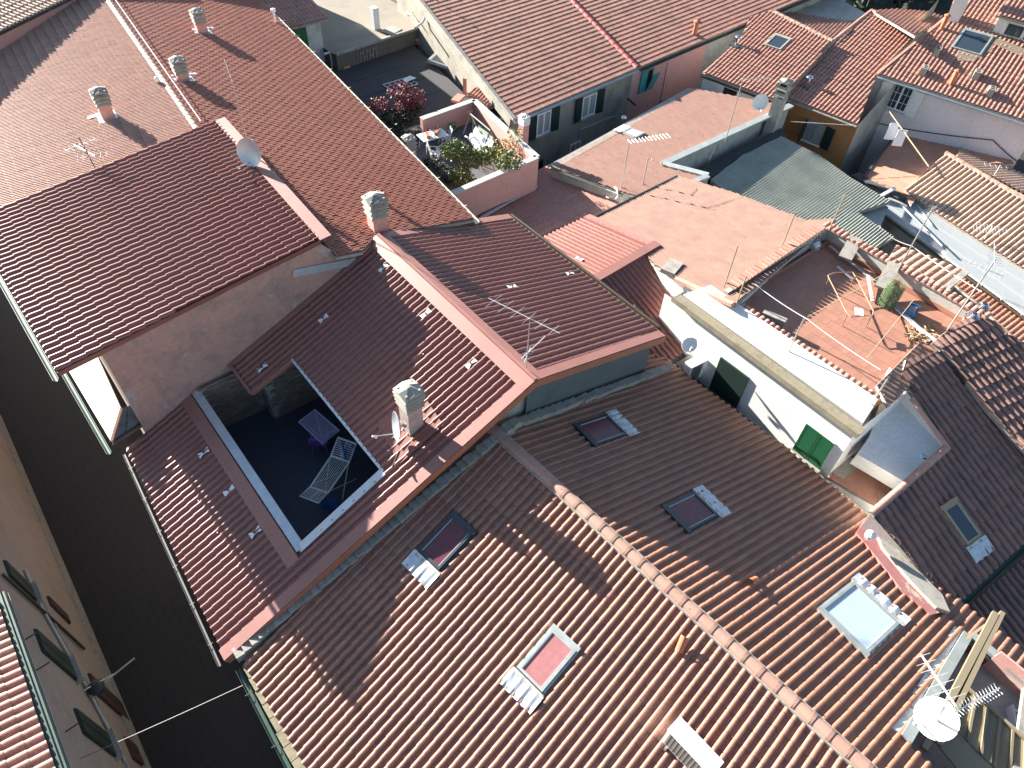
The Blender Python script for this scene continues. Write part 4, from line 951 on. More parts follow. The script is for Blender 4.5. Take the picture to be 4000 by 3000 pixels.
# ================================================================== G  pink terrace with plants
G = thing('terrace_house', 'small house topped by a roof terrace with pink parapet walls full of plants', 'house', (19, 27, 0))
gz = 9.5; gf = 8.35
g_bl = P(1646, 466, gz); g_br = P(1852, 393, gz); g_fr = P(2097, 615, gz); g_fl = P(1740, 768, gz)
W_ = .24
def wallseg(m_, a, b, z0, z1, t=W_): m_.bar((a[0], a[1], (z0 + z1) / 2), (b[0], b[1], (z0 + z1) / 2), t, z1 - z0)
pw = M(); wallseg(pw, g_bl, g_br, 0, gz); wallseg(pw, g_br, g_fr, 0, gz); wallseg(pw, g_fr, g_fl, 0, gz)
obj('wall', pw, pink, G)
cp = M()
for a, b in ((g_bl, g_br), (g_br, g_fr), (g_fr, g_fl)): cp.bar((a[0], a[1], gz + .03), (b[0], b[1], gz + .03), .34, .06)
obj('coping', cp, plaster("coping_stone", (.5, .48, .43), (.2, .2, .18), .7, 2), G)
obj('terrace_floor', M().quad((g_fl[0] - 1.5, g_fl[1], gf), (g_fr[0], g_fr[1], gf), (g_br[0], g_br[1], gf), (g_bl[0] - 1, g_bl[1], gf)), plaster("terrace_slabs", (.11, .11, .115), (.07, .07, .07), .4, 1.5, streak=False), G)
chimney(G, *P(2045, 515, 9.3)[:2], 8.4, 9.75, .40, pink, whitept, 0, True, 1.2, .45, rings=3)
cb = P(1612, 585, 9.9); cb = np.array([16.25, 26.9, 0])
cq = P(1590, 600, 10.2); chimney(G, cq[0] + .15, cq[1], 8.0, 10.35, .46, pink, concrete, -.05, True, 1.25, .7, rings=3)
# furniture
fz2 = gf
tb_ = P(1690, 530, fz2 + .7); t = thing('garden_table', 'white garden table with flower boxes on the pink terrace', 'table', (tb_[0], tb_[1], fz2))
obj('tabletop', M().box((tb_[0], tb_[1], fz2 + .74), (1.5, .85, .04), rz=-.1), whitept, t)
for sx in (-1, 1):
    for sy in (-1, 1): obj('leg', M().tube([(tb_[0] + sx * .68, tb_[1] + sy * .36, fz2), (tb_[0] + sx * .6, tb_[1] + sy * .3, fz2 + .72)], .02, 6), whitept, t)
for dx, rz_, lb in ((-.35, 1.2, 'terracotta flower box at the left end of the white table'), (.25, .6, 'terracotta flower box at the right end of the white table')):
    o = obj('flower_box', M().box((tb_[0] + dx, tb_[1] - .05, fz2 + .85), (.42, .16, .16), rz=rz_), terracotta); tag(o, lb, 'flower box', 'flower boxes on the garden table')
o = leaves('dried_flowers', (tb_[0] - .1, tb_[1] + .15, fz2 + .95), (.35, .3, .25), 90, leafr, size=.05, seed=3); tag(o, 'small dried red bouquet in the middle of the white table', 'flowers')
def chair(x, y, z, rz, label, group='white garden chairs', mat=whitept, reclined=False):
    t = thing('garden_chair', label, 'chair', (x, y, z), group); T = Matrix.Translation((x, y, z)) @ Matrix.Rotation(rz, 4, 'Z')
    def Q(*p): return T @ Vector(p)
    s = M()
    for i in range(7): s.bar(Q(-.22, -.22 + i * .075, .44), Q(.22, -.22 + i * .075, .44), .05, .015)
    obj('seat', s, mat, t); b = M()
    for i in range(5): b.bar(Q(-.21, .26 + i * .03, .52 + i * .09), Q(.21, .26 + i * .03, .52 + i * .09), .015, .05)
    b.tube([Q(-.22, .24, .44), Q(-.22, .40, .94), Q(.22, .40, .94), Q(.22, .24, .44)], .018, 6); obj('backrest', b, mat, t)
    for sx in (-1, 1):
        obj('armrest', M().tube([Q(sx * .26, -.22, .2), Q(sx * .27, -.22, .64), Q(sx * .27, .3, .66)], .018, 6), mat, t)
        for sy in (-1, 1): obj('leg', M().tube([Q(sx * .22, sy * .2, .44), Q(sx * .26, sy * .27, 0)], .016, 6), mat, t)
    return t
cpt = P(1735, 545, fz2 + .4); chair(cpt[0] + .1, cpt[1] + .1, fz2, -1.9, 'white metal garden chair standing behind the table')
cpt = P(1700, 600, fz2 + .4); chair(cpt[0], cpt[1], fz2, .9, 'white garden chair in front of the table, near the pink bucket')
# wire lounger base
lo = P(1755, 565, fz2 + .4); t = thing('wire_lounger', 'white wire mesh lounger beside the table on terrace', 'lounger', (lo[0], lo[1], fz2)); wm = M()
T = Matrix.Translation((lo[0], lo[1], fz2)) @ Matrix.Rotation(.25, 4, 'Z')
wm.tube([T @ Vector(p) for p in ((-.75, -.3, .42), (.75, -.3, .42), (.75, .3, .42), (-.75, .3, .42), (-.75, -.3, .42))], .02, 6); obj('frame', wm, whitept, t); wm = M()
for i in range(11): wm.tube([T @ Vector((-.7 + i * .14, -.3, .43)), T @ Vector((-.7 + i * .14, .3, .43))], .008, 4)
for i in range(5): wm.tube([T @ Vector((-.75, -.24 + i * .12, .42)), T @ Vector((.75, -.24 + i * .12, .42))], .008, 4)
obj('mesh', wm, whitept, t)
for sx in (-1, 1):
    for sy in (-1, 1): obj('leg', M().tube([T @ Vector((sx * .6, sy * .28, .42)), T @ Vector((sx * .7, sy * .34, 0))], .018, 6), whitept, t)
bk = P(1738, 602, fz2 + .2); t = thing('bucket', 'pink bucket on the terrace floor near the chair', 'bucket', (bk[0], bk[1], fz2)); obj('body', M().lathe([(.001, .0), (.15, .0), (.19, .38), (.17, .38), (.13, .03), (.001, .03)], Matrix.Translation((bk[0], bk[1], fz2)), 14), flat("pink_plastic", (.42, .09, .38), .5), t)
bk = P(1722, 610, fz2 + .2); t = thing('flower_pot', 'lilac flower pot in front of the pink bucket', 'pot', (bk[0], bk[1], fz2)); obj('body', M().lathe([(.001, .0), (.12, .0), (.17, .26), (.14, .26), (.10, .03), (.001, .03)], Matrix.Translation((bk[0], bk[1], fz2)), 14), flat("lilac_plastic", (.40, .34, .52), .5), t)
leaves('sprout', (bk[0], bk[1], fz2 + .3), (.25, .25, .2), 40, leafy, t, .05, seed=5)
# garden swing: two A-frames, top bar, bench with covers
s0 = P(1838, 445, fz2 + 1.7); s1_ = P(1925, 518, fz2 + 1.7)
if abs(s1_[0] - s0[0]) < .01: s1_[0] += .1
t = thing('garden_swing', 'garden swing seat with green frame and crumpled white cover', 'swing', (s0[0], s0[1], fz2)); grn = flat("pale_green_metal", (.30, .36, .28), .5)
sdv = s1_ - s0; sdv /= np.linalg.norm(sdv); sn = np.array([-sdv[1], sdv[0], 0]); s1_ = s0 + sdv * 2.0
obj('top_bar', M().tube([s0, s1_], .03, 8), grn, t)
for e in (s0, s1_):
    for sg in (-1, 1): f_ = e + sn * sg * .75; f_[2] = fz2; obj('frame_leg', M().tube([e, f_], .03, 8), grn if sg > 0 else black, t)
mid_ = (s0 + s1_) / 2; seat = M(); b0 = mid_ - sdv * .75; b1 = mid_ + sdv * .75; b0[2] = b1[2] = fz2 + .5
seat.bar(b0, b1, .6, .10); obj('seat', seat, grn, t); bk_ = M(); bk_.bar(b0 + sn * .34 + (0, 0, .3), b1 + sn * .34 + (0, 0, .3), .08, .55); obj('backrest', bk_, grn, t)
cv = M(); rr = random.Random(4); nx, ny = 14, 9
for i in range(nx + 1):
    for j in range(ny + 1):
        p = b0 + (b1 - b0) * (i / nx) * 1.25 - (b1 - b0) * .1 + sn * (-.5 + j / ny * .85); cv.v.append((p[0], p[1], fz2 + .60 + .10 * math.sin(j * 1.7 + i * .5) + rr.uniform(-.05, .05) + (.25 if j > 6 else 0)))
for i in range(nx):
    for j in range(ny): q = i * (ny + 1) + j; cv.f.append((q, q + 1, q + ny + 2, q + ny + 1))
obj('cover', cv, cloth_white, t)
for e in (b0, b1): obj('hanger', M().tube([e + (0, 0, .05), (e[0], e[1], s0[2])], .01, 5), galv, t)
hr = P(1770, 500, fz2 + .2); t = thing('hose_reel', 'green garden hose on a reel against the pink wall', 'hose reel', (hr[0], hr[1], fz2)); T = Matrix.Translation((hr[0], hr[1], fz2 + .28)) @ Matrix.Rotation(1.3, 4, 'X')
obj('hose', M().lathe([(.12, -.08), (.2, -.08), (.22, 0), (.2, .08), (.12, .08)], T, 16), flat("hose_green", (.10, .36, .10), .5), t); obj('stand', M().tube([(hr[0] - .25, hr[1], fz2), (hr[0] - .15, hr[1], fz2 + .5), (hr[0] + .15, hr[1], fz2 + .5), (hr[0] + .25, hr[1], fz2)], .015, 5), black, t)
for i in range(2):
    so_ = M().box(P(1826 + i * 11, 434 - i * 4, gz - .45) * (1, 0, 1) + np.array([0, g_br[1] - .16, 0]), (.13, .03, .13)); obj('socket', so_, whitepl, G)
plant('shrub', 'tall red-leaved climbing shrub behind the chimney at the gutter', 'shrub', (*P(1590, 440, 8.9)[:2], 8.5), (1.5, 1.0), 1.5, 2600, leafr, 11, None, .075, 7)
plant('shrub', 'dark green bush under the red-leaved shrub by the gutter', 'shrub', (*P(1545, 500, 8.6)[:2], 8.2), (1.5, .9), 1.1, 1800, leafdark, 12, None, .09, 6)
plant('shrub', 'large yellow-green leafy shrub in the near corner of the pink terrace', 'shrub', (*P(1810, 655, 8.9)[:2], gf), (1.5, 1.3), 1.6, 3600, leafg, 13, None, .085, 8)
plant('shrub', 'low dark shrub at the terrace corner beside the white gutter', 'shrub', (*P(1720, 690, 8.5)[:2], gf), (1.0, .8), .8, 1200, leafdark, 14, None, .07, 5)
plant('shrub', 'sparse yellowing plant against the right terrace parapet', 'shrub', (*P(1985, 605, 8.9)[:2], gf), (.9, 1.0), 1.3, 1000, leafy, 15, None, .065, 7)
plant('pot_plant', 'dry rust-coloured pot plant against the back terrace wall', 'pot plant', (*P(1735, 480, 8.6)[:2], gf), (.45, .35), .75, 160, leafr, 16, True, .05, 5)
ds = M(); rr = random.Random(8); c = P(1935, 665, gf)
for i in range(60): a = Vector((c[0] + rr.uniform(-.8, .8), c[1] + rr.uniform(-.5, .5), gf)); ds.tube([a, a + Vector((rr.uniform(-.2, .2), rr.uniform(-.2, .2), rr.uniform(.3, .7)))], .006, 3)
o = obj('dry_stalks', ds, wood, None, kind='stuff'); tag(o, 'dry straw-coloured stalks in the terrace planter', 'dry plants'); 
# ================================================================== H, J, I  low pale roofs
H = thing('pale_roof_house', 'low building with pale worn terracotta roof and zinc-edged parapet', 'house', (32, 24, 0))
HP = Plane(P(2150, 650, 8.25), -84, .09)
pH = HP.pts([(2152, 652), (2700, 347), (3072, 418), (3000, 455), (2592, 640), (2770, 690), (2645, 735), (2500, 770), (2430, 752)])
sH = cuv(HP, 2470, 526)
hH = [hole(HP, sH, .75, .9)]
lay(deck_with_holes(H, HP, pH, hH, mortar), HP, pH, clayH, .25, .44, prof_marseille(.034), lift=.04, holes=hH, deck=False, jit=.008)
skylight(H, HP, sH, .75, .9, zinc, whitepl, apron=lead)
def seg3(pl, a, b, w=0): return pl.px(*a, w=w), pl.px(*b, w=w)
zz = M()
for a, b, ww in (((3090, 412), (2592, 640), .40), ((2592, 640), (2765, 685), .40), ((2765, 688), (2640, 738), .30)):
    q, r = seg3(HP, a, b, .10); zz.bar(q, r, ww, .12)
obj('zinc_coping', zz, zinc, H)
nb = M(); q, r = seg3(HP, (2150, 652), (2700, 347), .04); nb.bar(q + (0.1, -.1, 0), r + (0, -.1, 0), .42, .10); obj('ridge_band', nb, mortar, H); gutter(H, q + (0, .17, -.05), r + (0, .17, -.05), zincblue, .08)
q, r = seg3(HP, (2150, 655), (2432, 760), -.05); gutter(H, q, r, zinc, .10)
hw = M(); a1, b1_, c1_ = HP.px(3090, 416), HP.px(2600, 645), HP.px(2770, 695)
hw.prism([HP.px(2152, 655, w=-.12), HP.px(2700, 350, w=-.12), HP.px(3085, 416, w=-.12), HP.px(2600, 645, w=-.12), HP.px(2768, 692, w=-.12), HP.px(2430, 760, w=-.12)], 0, False)
obj('wall', hw, plaster("mouldy_white", (.45, .45, .41), (.12, .15, .14), .8, 1.3), H)
J = thing('lean_to', 'low dusty-red tiled roof strip between the pink terrace and the new sheet roof', 'lean-to', (20, 22, 0))
JP = Plane(P(2100, 700, 7.5), -84, .10)
pJ = JP.pts([(1850, 850), (2050, 690), (2160, 640), (2440, 752), (2380, 850), (2300, 900), (2100, 1000), (1990, 880)])
lay(J, JP, pJ, clay("clay_dusk_pink", [(.34,.17,.14), (.38,.20,.16), (.32,.155,.13)], dirt=(.2,.12,.1), dirt_amt=.3), .24, .42, prof_marseille(.02), nmax=150)
gutter(J, P(1868, 838, 7.8), P(2075, 730, 7.8), black, .10); obj('zinc_strip', M().bar(P(1880, 850, 7.75), P(2095, 725, 7.75), .22, .03), zincblue, J)
wp_ = P(2072, 722, 7.5); o = obj('white_pipe', M().tube([P(2070, 708, 7.5), P(2122, 703, 7.4)], .06, 8), whitept); tag(o, 'short white drain pipe sticking out below the pink terrace corner', 'pipe')
I_ = thing('dusty_roof_house', 'house with large dusty pale tiled roof rising toward the red-floored terrace', 'house', (26, 15, 0))
IP = Plane(P(2870, 1180, 11.0), -90, .235)
pI = IP.pts([(2690, 720), (2310, 852), (2180, 935), (2520, 1000), (2575, 1070), (2640, 1095), (2800, 1165), (2880, 1185), (3245, 862), (3150, 880), (3000, 800), (2830, 742)])
pI = IP.pts([(2650, 690), (2330, 848), (2250, 890), (2480, 960), (2560, 1040), (2620, 1075), (2790, 1165), (2870, 1190), (3215, 905), (3265, 858), (3150, 865), (2860, 755)])
lay(I_, IP, pI, clayI, .25, .46, prof_marseille(.034), lift=.045, jit=.008)
q, r = seg3(IP, (2645, 690), (2322, 850), .05); obj('north_gap_shade', M().bar(q, r, .07, .16), darkframe, I_)  # dark bar paints the shaded gap between the two roofs
wI = M(); wI.prism([IP.px(*p, w=-.15) for p in ((2650, 700), (2335, 852), (2500, 1000), (2600, 1075), (2870, 1188), (3240, 868), (3150, 870), (2860, 762))], 0, False); obj('wall', wI, white, I_)
q, r = seg3(IP, (2640, 1090), (2862, 1190), .05); obj('verge_mortar', M().bar(q, r, .2, .14), copingClay, I_)
rt = M().box(IP.px(2625, 1045, w=.12), (.9, .6, .2), rz=.3); obj('mortar_lump', rt, mortar, I_)
# K small sheet-roofed annex
K_ = thing('sheet_roof_annex', 'small annex with new red sheet roof, bright far side and dark near side', 'annex', (19, 14, 0))
kr0 = P(2312, 1108, 9.9); kr1 = P(2557, 965, 9.9)
KU = Plane(kr0, -90, .20); KD = Plane(kr0, 90, .34)
pKU = [kr0 + (-.1, 0, 0), kr1, KU.px(2262, 862), KU.px(2118, 932)]; pKD = [kr0 + (-.1, 0, 0), KD.px(2640, 1396), KD.px(2765, 1298), kr1]
xk0, xk1 = kr0[0] - .1, kr1[0]; yk = kr0[1]; pKU = [KU.xy(xk0, yk), KU.xy(xk1, yk), KU.xy(xk1, KU.px(2262, 862)[1]), KU.xy(xk0, KU.px(2118, 932)[1])]
ye = KD.px(2640, 1396)[1]; pKD = [KD.xy(xk0, ye), KD.xy(KD.px(2765, 1298)[0] - .3, ye), KD.xy(xk1 - .9, yk), KD.xy(xk0, yk)]
for pl__, pp_ in ((KU, pKU), (KD, pKD)):  # both slopes
    dk_ = obj('roof_deck', M().slab(pp_, .14), sheet_new, K_); lay(dk_, pl__, pp_, sheet_new, .25, .42, prof_sheet(.062), single=False, name='roof_sheet', deck=False, w0=.02, jit=0, lift=.035)
kf = M(); kf.bar(kr0 + (-.1, .05, .10), kr1 + (.2, .05, .10), .40, .06); kf.bar(KU.xy(xk1 + .05, yk, .07), KU.xy(xk1 + .05, KU.px(2262, 862)[1], .07), .40, .05, up=KU.W); obj('ridge_flashing', kf, flash_red, K_)
kg = M(); kg.slab([KD.xy(xk1 - .95, yk - .1, .05), KD.xy(xk1 + .35, yk - .1, .05), KD.xy(xk1 - .1, ye + 2.6, .05), KD.xy(xk1 - .9, ye + 1.2, .05)], .03); kg.bar(KD.xy(xk0, yk - .22, .03), KD.xy(xk1 - .2, yk - .22, .03), .5, .03, up=KD.W); obj('side_flashing', kg, sheet_new, K_)
ko = M(); ko.slab([KD.xy(xk1 - .35, ye + 2.8, .08), KD.xy(xk1 + .1, ye + 2.6, .10), KD.xy(KD.px(2765, 1298)[0] + .25, ye, .10), KD.xy(KD.px(2765, 1298)[0] - .35, ye, .08)], .05); obj('corner_flashing', ko, flash_orange, K_)
gutter(K_, pKU[3] + (0, .1, -.03), pKU[2] + (-.2, .1, -.03), brownmetal, .09, brackets=2); gutter(K_, pKD[0] + (-.1, -.1, -.05), pKD[1] + (.1, -.1, -.05), black, .09, brackets=2)
obj('wall', M().prism([(xk0 + .1, ye + .25, 8.2), (xk1 - .2, ye + .25, 8.2), (xk1 - .2, pKU[2][1] - .2, 8.8), (xk0 + .1, pKU[2][1] - .2, 8.8)], 0, False), white, K_)
anchor(KU, 2262, 1018, K_); anchor(KD, 2478, 1212, K_)
# L corrugated roof
LC = thing('corrugated_shed', 'long low shed under grey-green corrugated fibre-cement sheets', 'shed', (35, 17, 0))
LCP = Plane(P(3100, 800, 7.75), 3, .05)
pL = LCP.pts([(2775, 705), (2900, 610), (3050, 535), (3200, 610), (3325, 700), (3480, 790), (3350, 832), (3492, 930), (3412, 976), (3240, 890), (3150, 905), (2850, 770)])
lay(LC, LCP, pL, corrMat, .155, 1.3, prof_wave(.055), lift=.012, jit=.001, nmax=300, name='tile')
fs = M(); fs.slab(LCP.pts([(2660, 690), (2770, 640), (3050, 500), (3075, 530), (2900, 625), (2770, 700)]), .05); obj('felt_strip', fs, bitumen, LC)
obj('wall', M().prism([p - np.array([0, 0, .3]) for p in LCP.pts([(2780, 700), (3060, 520), (3480, 790), (3410, 965), (3240, 880)])], 0), greywall, LC)
# ================================================================== N  white house with red-floored roof terrace
N_ = thing('white_terrace_house', 'white house with a red-tiled roof terrace, stone gutter ledge and green shutters', 'house', (22, 7, 0))
tfz = 10.35
XW = 18.62; xin = 20.0; xE = 26.9; yN = 10.55; yS_ = 4.1
nw = M(); nw.quad((XW, yS_ - .35, 0), (XW, 12.4, 0), (XW, 12.4, 10.45), (XW, yS_ - .35, 10.45)); nw.quad((XW, 12.4, 0), (21.5, 12.4, 0), (21.5, 12.4, 9.9), (XW, 12.4, 9.9))
nw.quad((XW, yS_ - .35, 0), (27.4, yS_ - .6, 0), (27.4, yS_ - .6, 10.6), (XW, yS_ - .35, 10.45)); obj('wall', nw, white, N_)
ns = M(); ns.slab([(18.95, yS_ - .3, 10.62), (xin - .1, yS_ - .1, 10.98), (xin - .1, 11.3, 10.98), (18.95, 11.8, 10.62)], .5); obj('sloped_parapet', ns, white, N_)
lg = M(); lg.bar((18.45, yS_ - .5, 10.50), (18.45, 11.9, 10.62), .10, .22); lg.bar((18.72, yS_ - .5, 10.42), (18.72, 11.9, 10.52), .46, .10); obj('stone_gutter', lg, stainedconc, N_)
FP = Plane((xin, yS_, tfz), 90, 0.0)
obj('terrace_slab', M().prism([(xin, yS_, tfz - .02), (xE, yS_, tfz - .02), (xE, yN, tfz - .02), (xin, yN, tfz - .02)], 9.8), floorTile, N_)
lay(N_, FP, [(xin, yS_, tfz), (xE, yS_, tfz), (xE, yN, tfz), (xin, yN, tfz)], floorTile, .40, .20, [(0, 0), (.965, 0), (.975, -.006), (1, -.006)], lift=0, name='floor_tile', deck=False, stagger=True, w0=.004, jit=.001)
cop_b = M(); 
def coping_row(a, b, w, z, pitch=.23, mat=copingClay, tilt=0):
    a = Vector(a); b = Vector(b); d = (b - a); n = int(d.length / pitch); d.normalize(); s = d.cross(Vector((0, 0, 1))); k = 5; m_ = M()
    for yy in (-w / 2, w / 2):
        for i in range(k + 1): an = math.pi * i / k; m_.v.append(tuple(Vector((pitch * .42 * math.cos(an), yy, pitch * .38 * math.sin(an) - yy * tilt))))
    for i in range(k): m_.f.append((i, i + 1, k + 2 + i, k + 1 + i))
    m_.f.append(tuple(range(k + 1))); m_.f.append(tuple(range(k + 1, 2 * k + 2)))
    me = meshdata('coping_tile', m_.v, m_.f, mat)
    for i in range(n):
        p = a + d * (i + .5) * pitch; M4 = Matrix.Identity(4)
        for q in range(3): M4[q][0] = d[q]; M4[q][1] = s[q]; M4[q][2] = (0, 0, 1)[q]; M4[q][3] = (p[0], p[1], z)[q]
        inst('coping_tile', me, M4 @ Matrix.Rotation(random.uniform(-.07, .07), 4, 'Z'), N_)
pn = M(); wallseg(pn, (xin + .0, yS_), (xin + .0, yN), 9.8, 10.82, .2); wallseg(pn, (xE + .1, yS_ - .3), (xE + .1, yN + .5), 9.0, 11.0, .22); wallseg(pn, (xin, yN + .1), (xE, yN + .3), 9.0, 11.05, .2); obj('parapet', pn, plaster("grey_render", (.40, .39, .35), (.15, .15, .14), .6, 1.2), N_)
sk_ = M(); wallseg(sk_, (xE - .03, yS_), (xE - .03, yN), tfz, tfz + .2, .05); wallseg(sk_, (xin, yN - .02), (xE, yN - .02), tfz, tfz + .16, .05); obj('skirting', sk_, floorTile, N_)
coping_row((xin - .05, yS_ - .1, 0), (xin - .05, yN + .2, 0), .46, 10.84, tilt=-.1); coping_row((xE + .14, yS_ - .4, 0), (xE + .14, yN + .6, 0), .46, 11.02); coping_row((xin + .3, yN + .15, 0), (xE, yN + .45, 0), .42, 11.08)
# shutters and openings on the alley wall
Xn = (0, -1, 0)
a = onx(3155, 1650, XW); b = onx(3200, 1825, XW); bl = np.array([XW - .01, a[1], b[2]]); w_ = 1.15; h_ = a[2] - b[2]
wn_, T = window(N_, bl, Xn, (0, 0, 1), w_, h_, whitept, dark, 1, 0, .05, concrete, .04); shutter(N_, T, 0, 0, .57, h_, shgreen, .07, 0, 0, slats=18); shutter(N_, T, .59, 0, .57, h_, shgreen, .07, 0, 1, slats=18)
a = onx(2820, 1395, XW); b = onx(2930, 1600, XW); obj('door', M().box((XW - .03, a[1] - .65, (a[2] + 7.4) / 2), (.08, 1.35, a[2] - 7.4)), shdark, N_)
# low east: tiled lump + south step
SS = Plane((22, yS_ - .3, 10.75), 75, .05)
s_p = [P(3420, 1500, 10.8), P(3640, 1345, 10.8), P(3680, 1400, 10.6), P(3470, 1580, 10.5)]; s_pl = Plane(s_p[0], 110, .25)
lay(N_, s_pl, s_pl.pts([(3425, 1505), (3590, 1340), (3668, 1395), (3560, 1500), (3470, 1590)]), clayI, .24, .36, prof_barrel(.06), jit=.02, nmax=60)
# white lower wall by the dark roof
O_ = thing('dark_roof_house', 'house with dark lichen-covered barrel-tile roofs, right of the white wall', 'house', (26, 0, 0))
OP = Plane(P(3700, 1745, 9.7), 82, .38)
pO = OP.pts([(3402, 2008), (3700, 1745), (3640, 1655), (3520, 1470), (3540, 1405), (3665, 1372), (3850, 1600), (4060, 1850), (4060, 2060), (3735, 2362), (3560, 2190)])
sO = cuv(OP, 3745, 2045); hO = [hole(OP, sO, .75, 1.25)]
lay(deck_with_holes(O_, OP, pO, hO, mortar), OP, pO, clayO, .30, .42, prof_barrel(.085), lift=.035, holes=hO, deck=False, jit=.015)
skylight(O_, OP, sO, .75, 1.25, wood, glass, apron=lead)
OP2 = Plane(OP.px(3665, 1372) + (0, 0, .05), 78, .30)
pO2 = OP2.pts([(3668, 1365), (3640, 1340), (3700, 1290), (3800, 1225), (3860, 1250), (4080, 1420), (4080, 1850), (3860, 1610)])
lay(O_, OP2, pO2, clay("clay_barrel_lichen", [(.24,.13,.10), (.27,.15,.12), (.21,.12,.10)], dirt=(.05,.045,.04), dirt_amt=.8, lichen=.05), .30, .46, prof_barrel(.10), lift=.05, jit=.015)
obj('valley_gutter', M().bar(OP.px(3668, 1375, w=.1), OP.px(4060, 1840, w=.1), .12, .10), darkframe, O_)
WS = Plane(P(3700, 1745, 9.58), 25, .26)  # white surface given this tilt so that it catches the sun
obj('white_slope', M().slab(WS.pts([(3445, 1540), (3490, 1495), (3540, 1480), (3600, 1560), (3698, 1747), (3535, 1884), (3420, 1815), (3350, 1775), (3400, 1700)]), .8), white, O_)
ow = M(); q0, q1, q2 = OP.px(3530, 1480), OP.px(3700, 1748), OP.px(3402, 2008)
xw2 = q1[0]
ow.quad((q1[0], q1[1], 0), (q0[0], q0[1] + .6, 0), (q0[0], q0[1] + .6, q0[2] + .1), (q1[0], q1[1], q1[2] - .05)); ow.quad((q2[0], q2[1], 0), (q1[0], q1[1], 0), (q1[0], q1[1], q1[2] - .05), (q2[0], q2[1], q2[2] - .05)); q3 = OP.px(3735, 2362); ow.quad((q2[0], q2[1], 0), (q3[0] + .2, q3[1], 0), (q3[0] + .2, q3[1], q3[2] - .1), (q2[0], q2[1], q2[2] - .1))
obj('wall', ow, white, O_)
ridge_tiles(O_, OP.px(3402, 2008, w=.08), OP.px(3700, 1748, w=.08), copingClay, .42, .11); ridge_tiles(O_, OP.px(3700, 1748, w=.08), OP.px(3560, 1560, w=.08), copingClay, .42, .10, mort=False)
gutter(O_, q3 + (0, -.1, -.1), OP.px(4060, 2062) + (0, -.1, -.1), greengut, .09)
# small orange lean-to roof in the white corner
LO = thing('lean_to', 'small orange tiled canopy roof in the corner of the white walls', 'lean-to', P(3350, 1900, 7.6)); LOP = Plane(P(3330, 1870, 7.9), 50, .15)
lay(LO, LOP, LOP.pts([(3300, 1800), (3390, 1800), (3540, 1890), (3430, 1985), (3230, 1862)]), clayV, .24, .44, prof_flat3(.018), nmax=60)
obj('concrete_patch', M().slab(LOP.pts([(3235, 1852), (3310, 1795), (3370, 1800), (3320, 1850), (3290, 1880)]), .05).slab([p + np.array([0, 0, .07]) for p in LOP.pts([(3240, 1845), (3310, 1790), (3375, 1800), (3330, 1845), (3290, 1875)])], .03), mortar, LO)
obj('wall', M().prism(LOP.pts([(3240, 1865), (3380, 1800), (3540, 1890), (3430, 1985)]), 0, False), white, LO)
# low roof at the far lower right
PR = thing('dark_roof_house', 'dark weathered roof corner cut by the right edge below the green gutter', 'house', (20, -4, 0)); PP = Plane(P(3760, 2380, 7.4), 80, .26)
lay(PR, PP, PP.pts([(3770, 2372), (4080, 2100), (4080, 2640)]), clayO, .28, .40, prof_barrel(.08), jit=.012, nmax=150)
obj('wall', M().prism([p - np.array([0, 0, .2]) for p in PP.pts([(3780, 2372), (4080, 2110), (4080, 2620)])], 0, False), greywall, PR)
# ================================================================== right side: striped roof, low orange roof, canopy
R_ = thing('striped_roof_house', 'house with cream-and-brown striped barrel-tile roof at the right edge', 'house', (42, 8, 0))
RP = Plane(P(3530, 745, 7.3), -3, .22)
pR = RP.pts([(3693, 604), (3532, 745), (3600, 800), (4080, 1105), (4080, 840)])
lay(R_, RP, pR, clayR, .27, .44, prof_barrel(.10), lift=.03, jit=.01)
rr0 = RP.px(3693, 604); rr1 = RP.px(4080, 832); RP2 = Plane(rr0, 177, .30)
ridge_tiles(R_, rr1 + (0, 0, .1), rr0 + (0, 0, .1), clayT, .60, .14)
rd = (rr1 - rr0); pR2 = [rr0 + rd * .12, rr0 + rd, rr0 + rd + (6, 2, -1.4), rr0 + rd * .3 + (4, 2.5, -1)]
pR2 = [RP2.xy(p[0], p[1]) for p in pR2]
lay(R_, RP2, pR2, clayR, .27, .44, prof_barrel(.10), nmax=80)
obj('wall', M().prism([RP.xy(p[0], p[1], -.15) for p in (RP.px(3700, 612), RP.px(3545, 745), RP.px(4080, 1095), RP.px(4080, 840))], 0, False), white, R_)
V_ = thing('low_orange_house', 'low house with sunlit orange tiled roof below the white house wall', 'house', (42, 13, 0))
VP_ = Plane(P(3370, 695, 6.9), -92, .12)
pV = VP_.pts([(3478, 552), (3530, 525), (3700, 545), (3915, 590), (3960, 640), (3800, 640), (3700, 660), (3560, 800), (3530, 765), (3372, 695)])
lay(V_, VP_, pV, clayV, .30, .48, prof_flat3(.018), lift=.022, jit=.006)
obj('wall', M().prism([p - np.array([0, 0, .15]) for p in VP_.pts([(3478, 556), (3530, 530), (3900, 595), (3550, 775), (3380, 695)])], 0, False), greywall, V_)
obj('dark_verge', M().bar(VP_.px(3372, 695, w=.05), VP_.px(3478, 552, w=.05), .12, .16).bar(VP_.px(3340, 680, w=.02), VP_.px(3540, 775, w=.02), .7, .06), bitumen, V_)
Q_ = thing('polycarbonate_canopy', 'long translucent polycarbonate canopy with white frame beside the striped roof', 'canopy', (38, 9, 0))
QP = Plane(P(3430, 812, 6.9), -3, .12)
qa, qb, qc, qd = QP.pts([(3432, 812), (3500, 745), (4080, 1090), (4080, 1285)])
obj('sheet', M().slab([qa, qb, qc, qd], .02), polyc, Q_)
fr = M(); Lq = np.linalg.norm(qd - qa); nq = 9
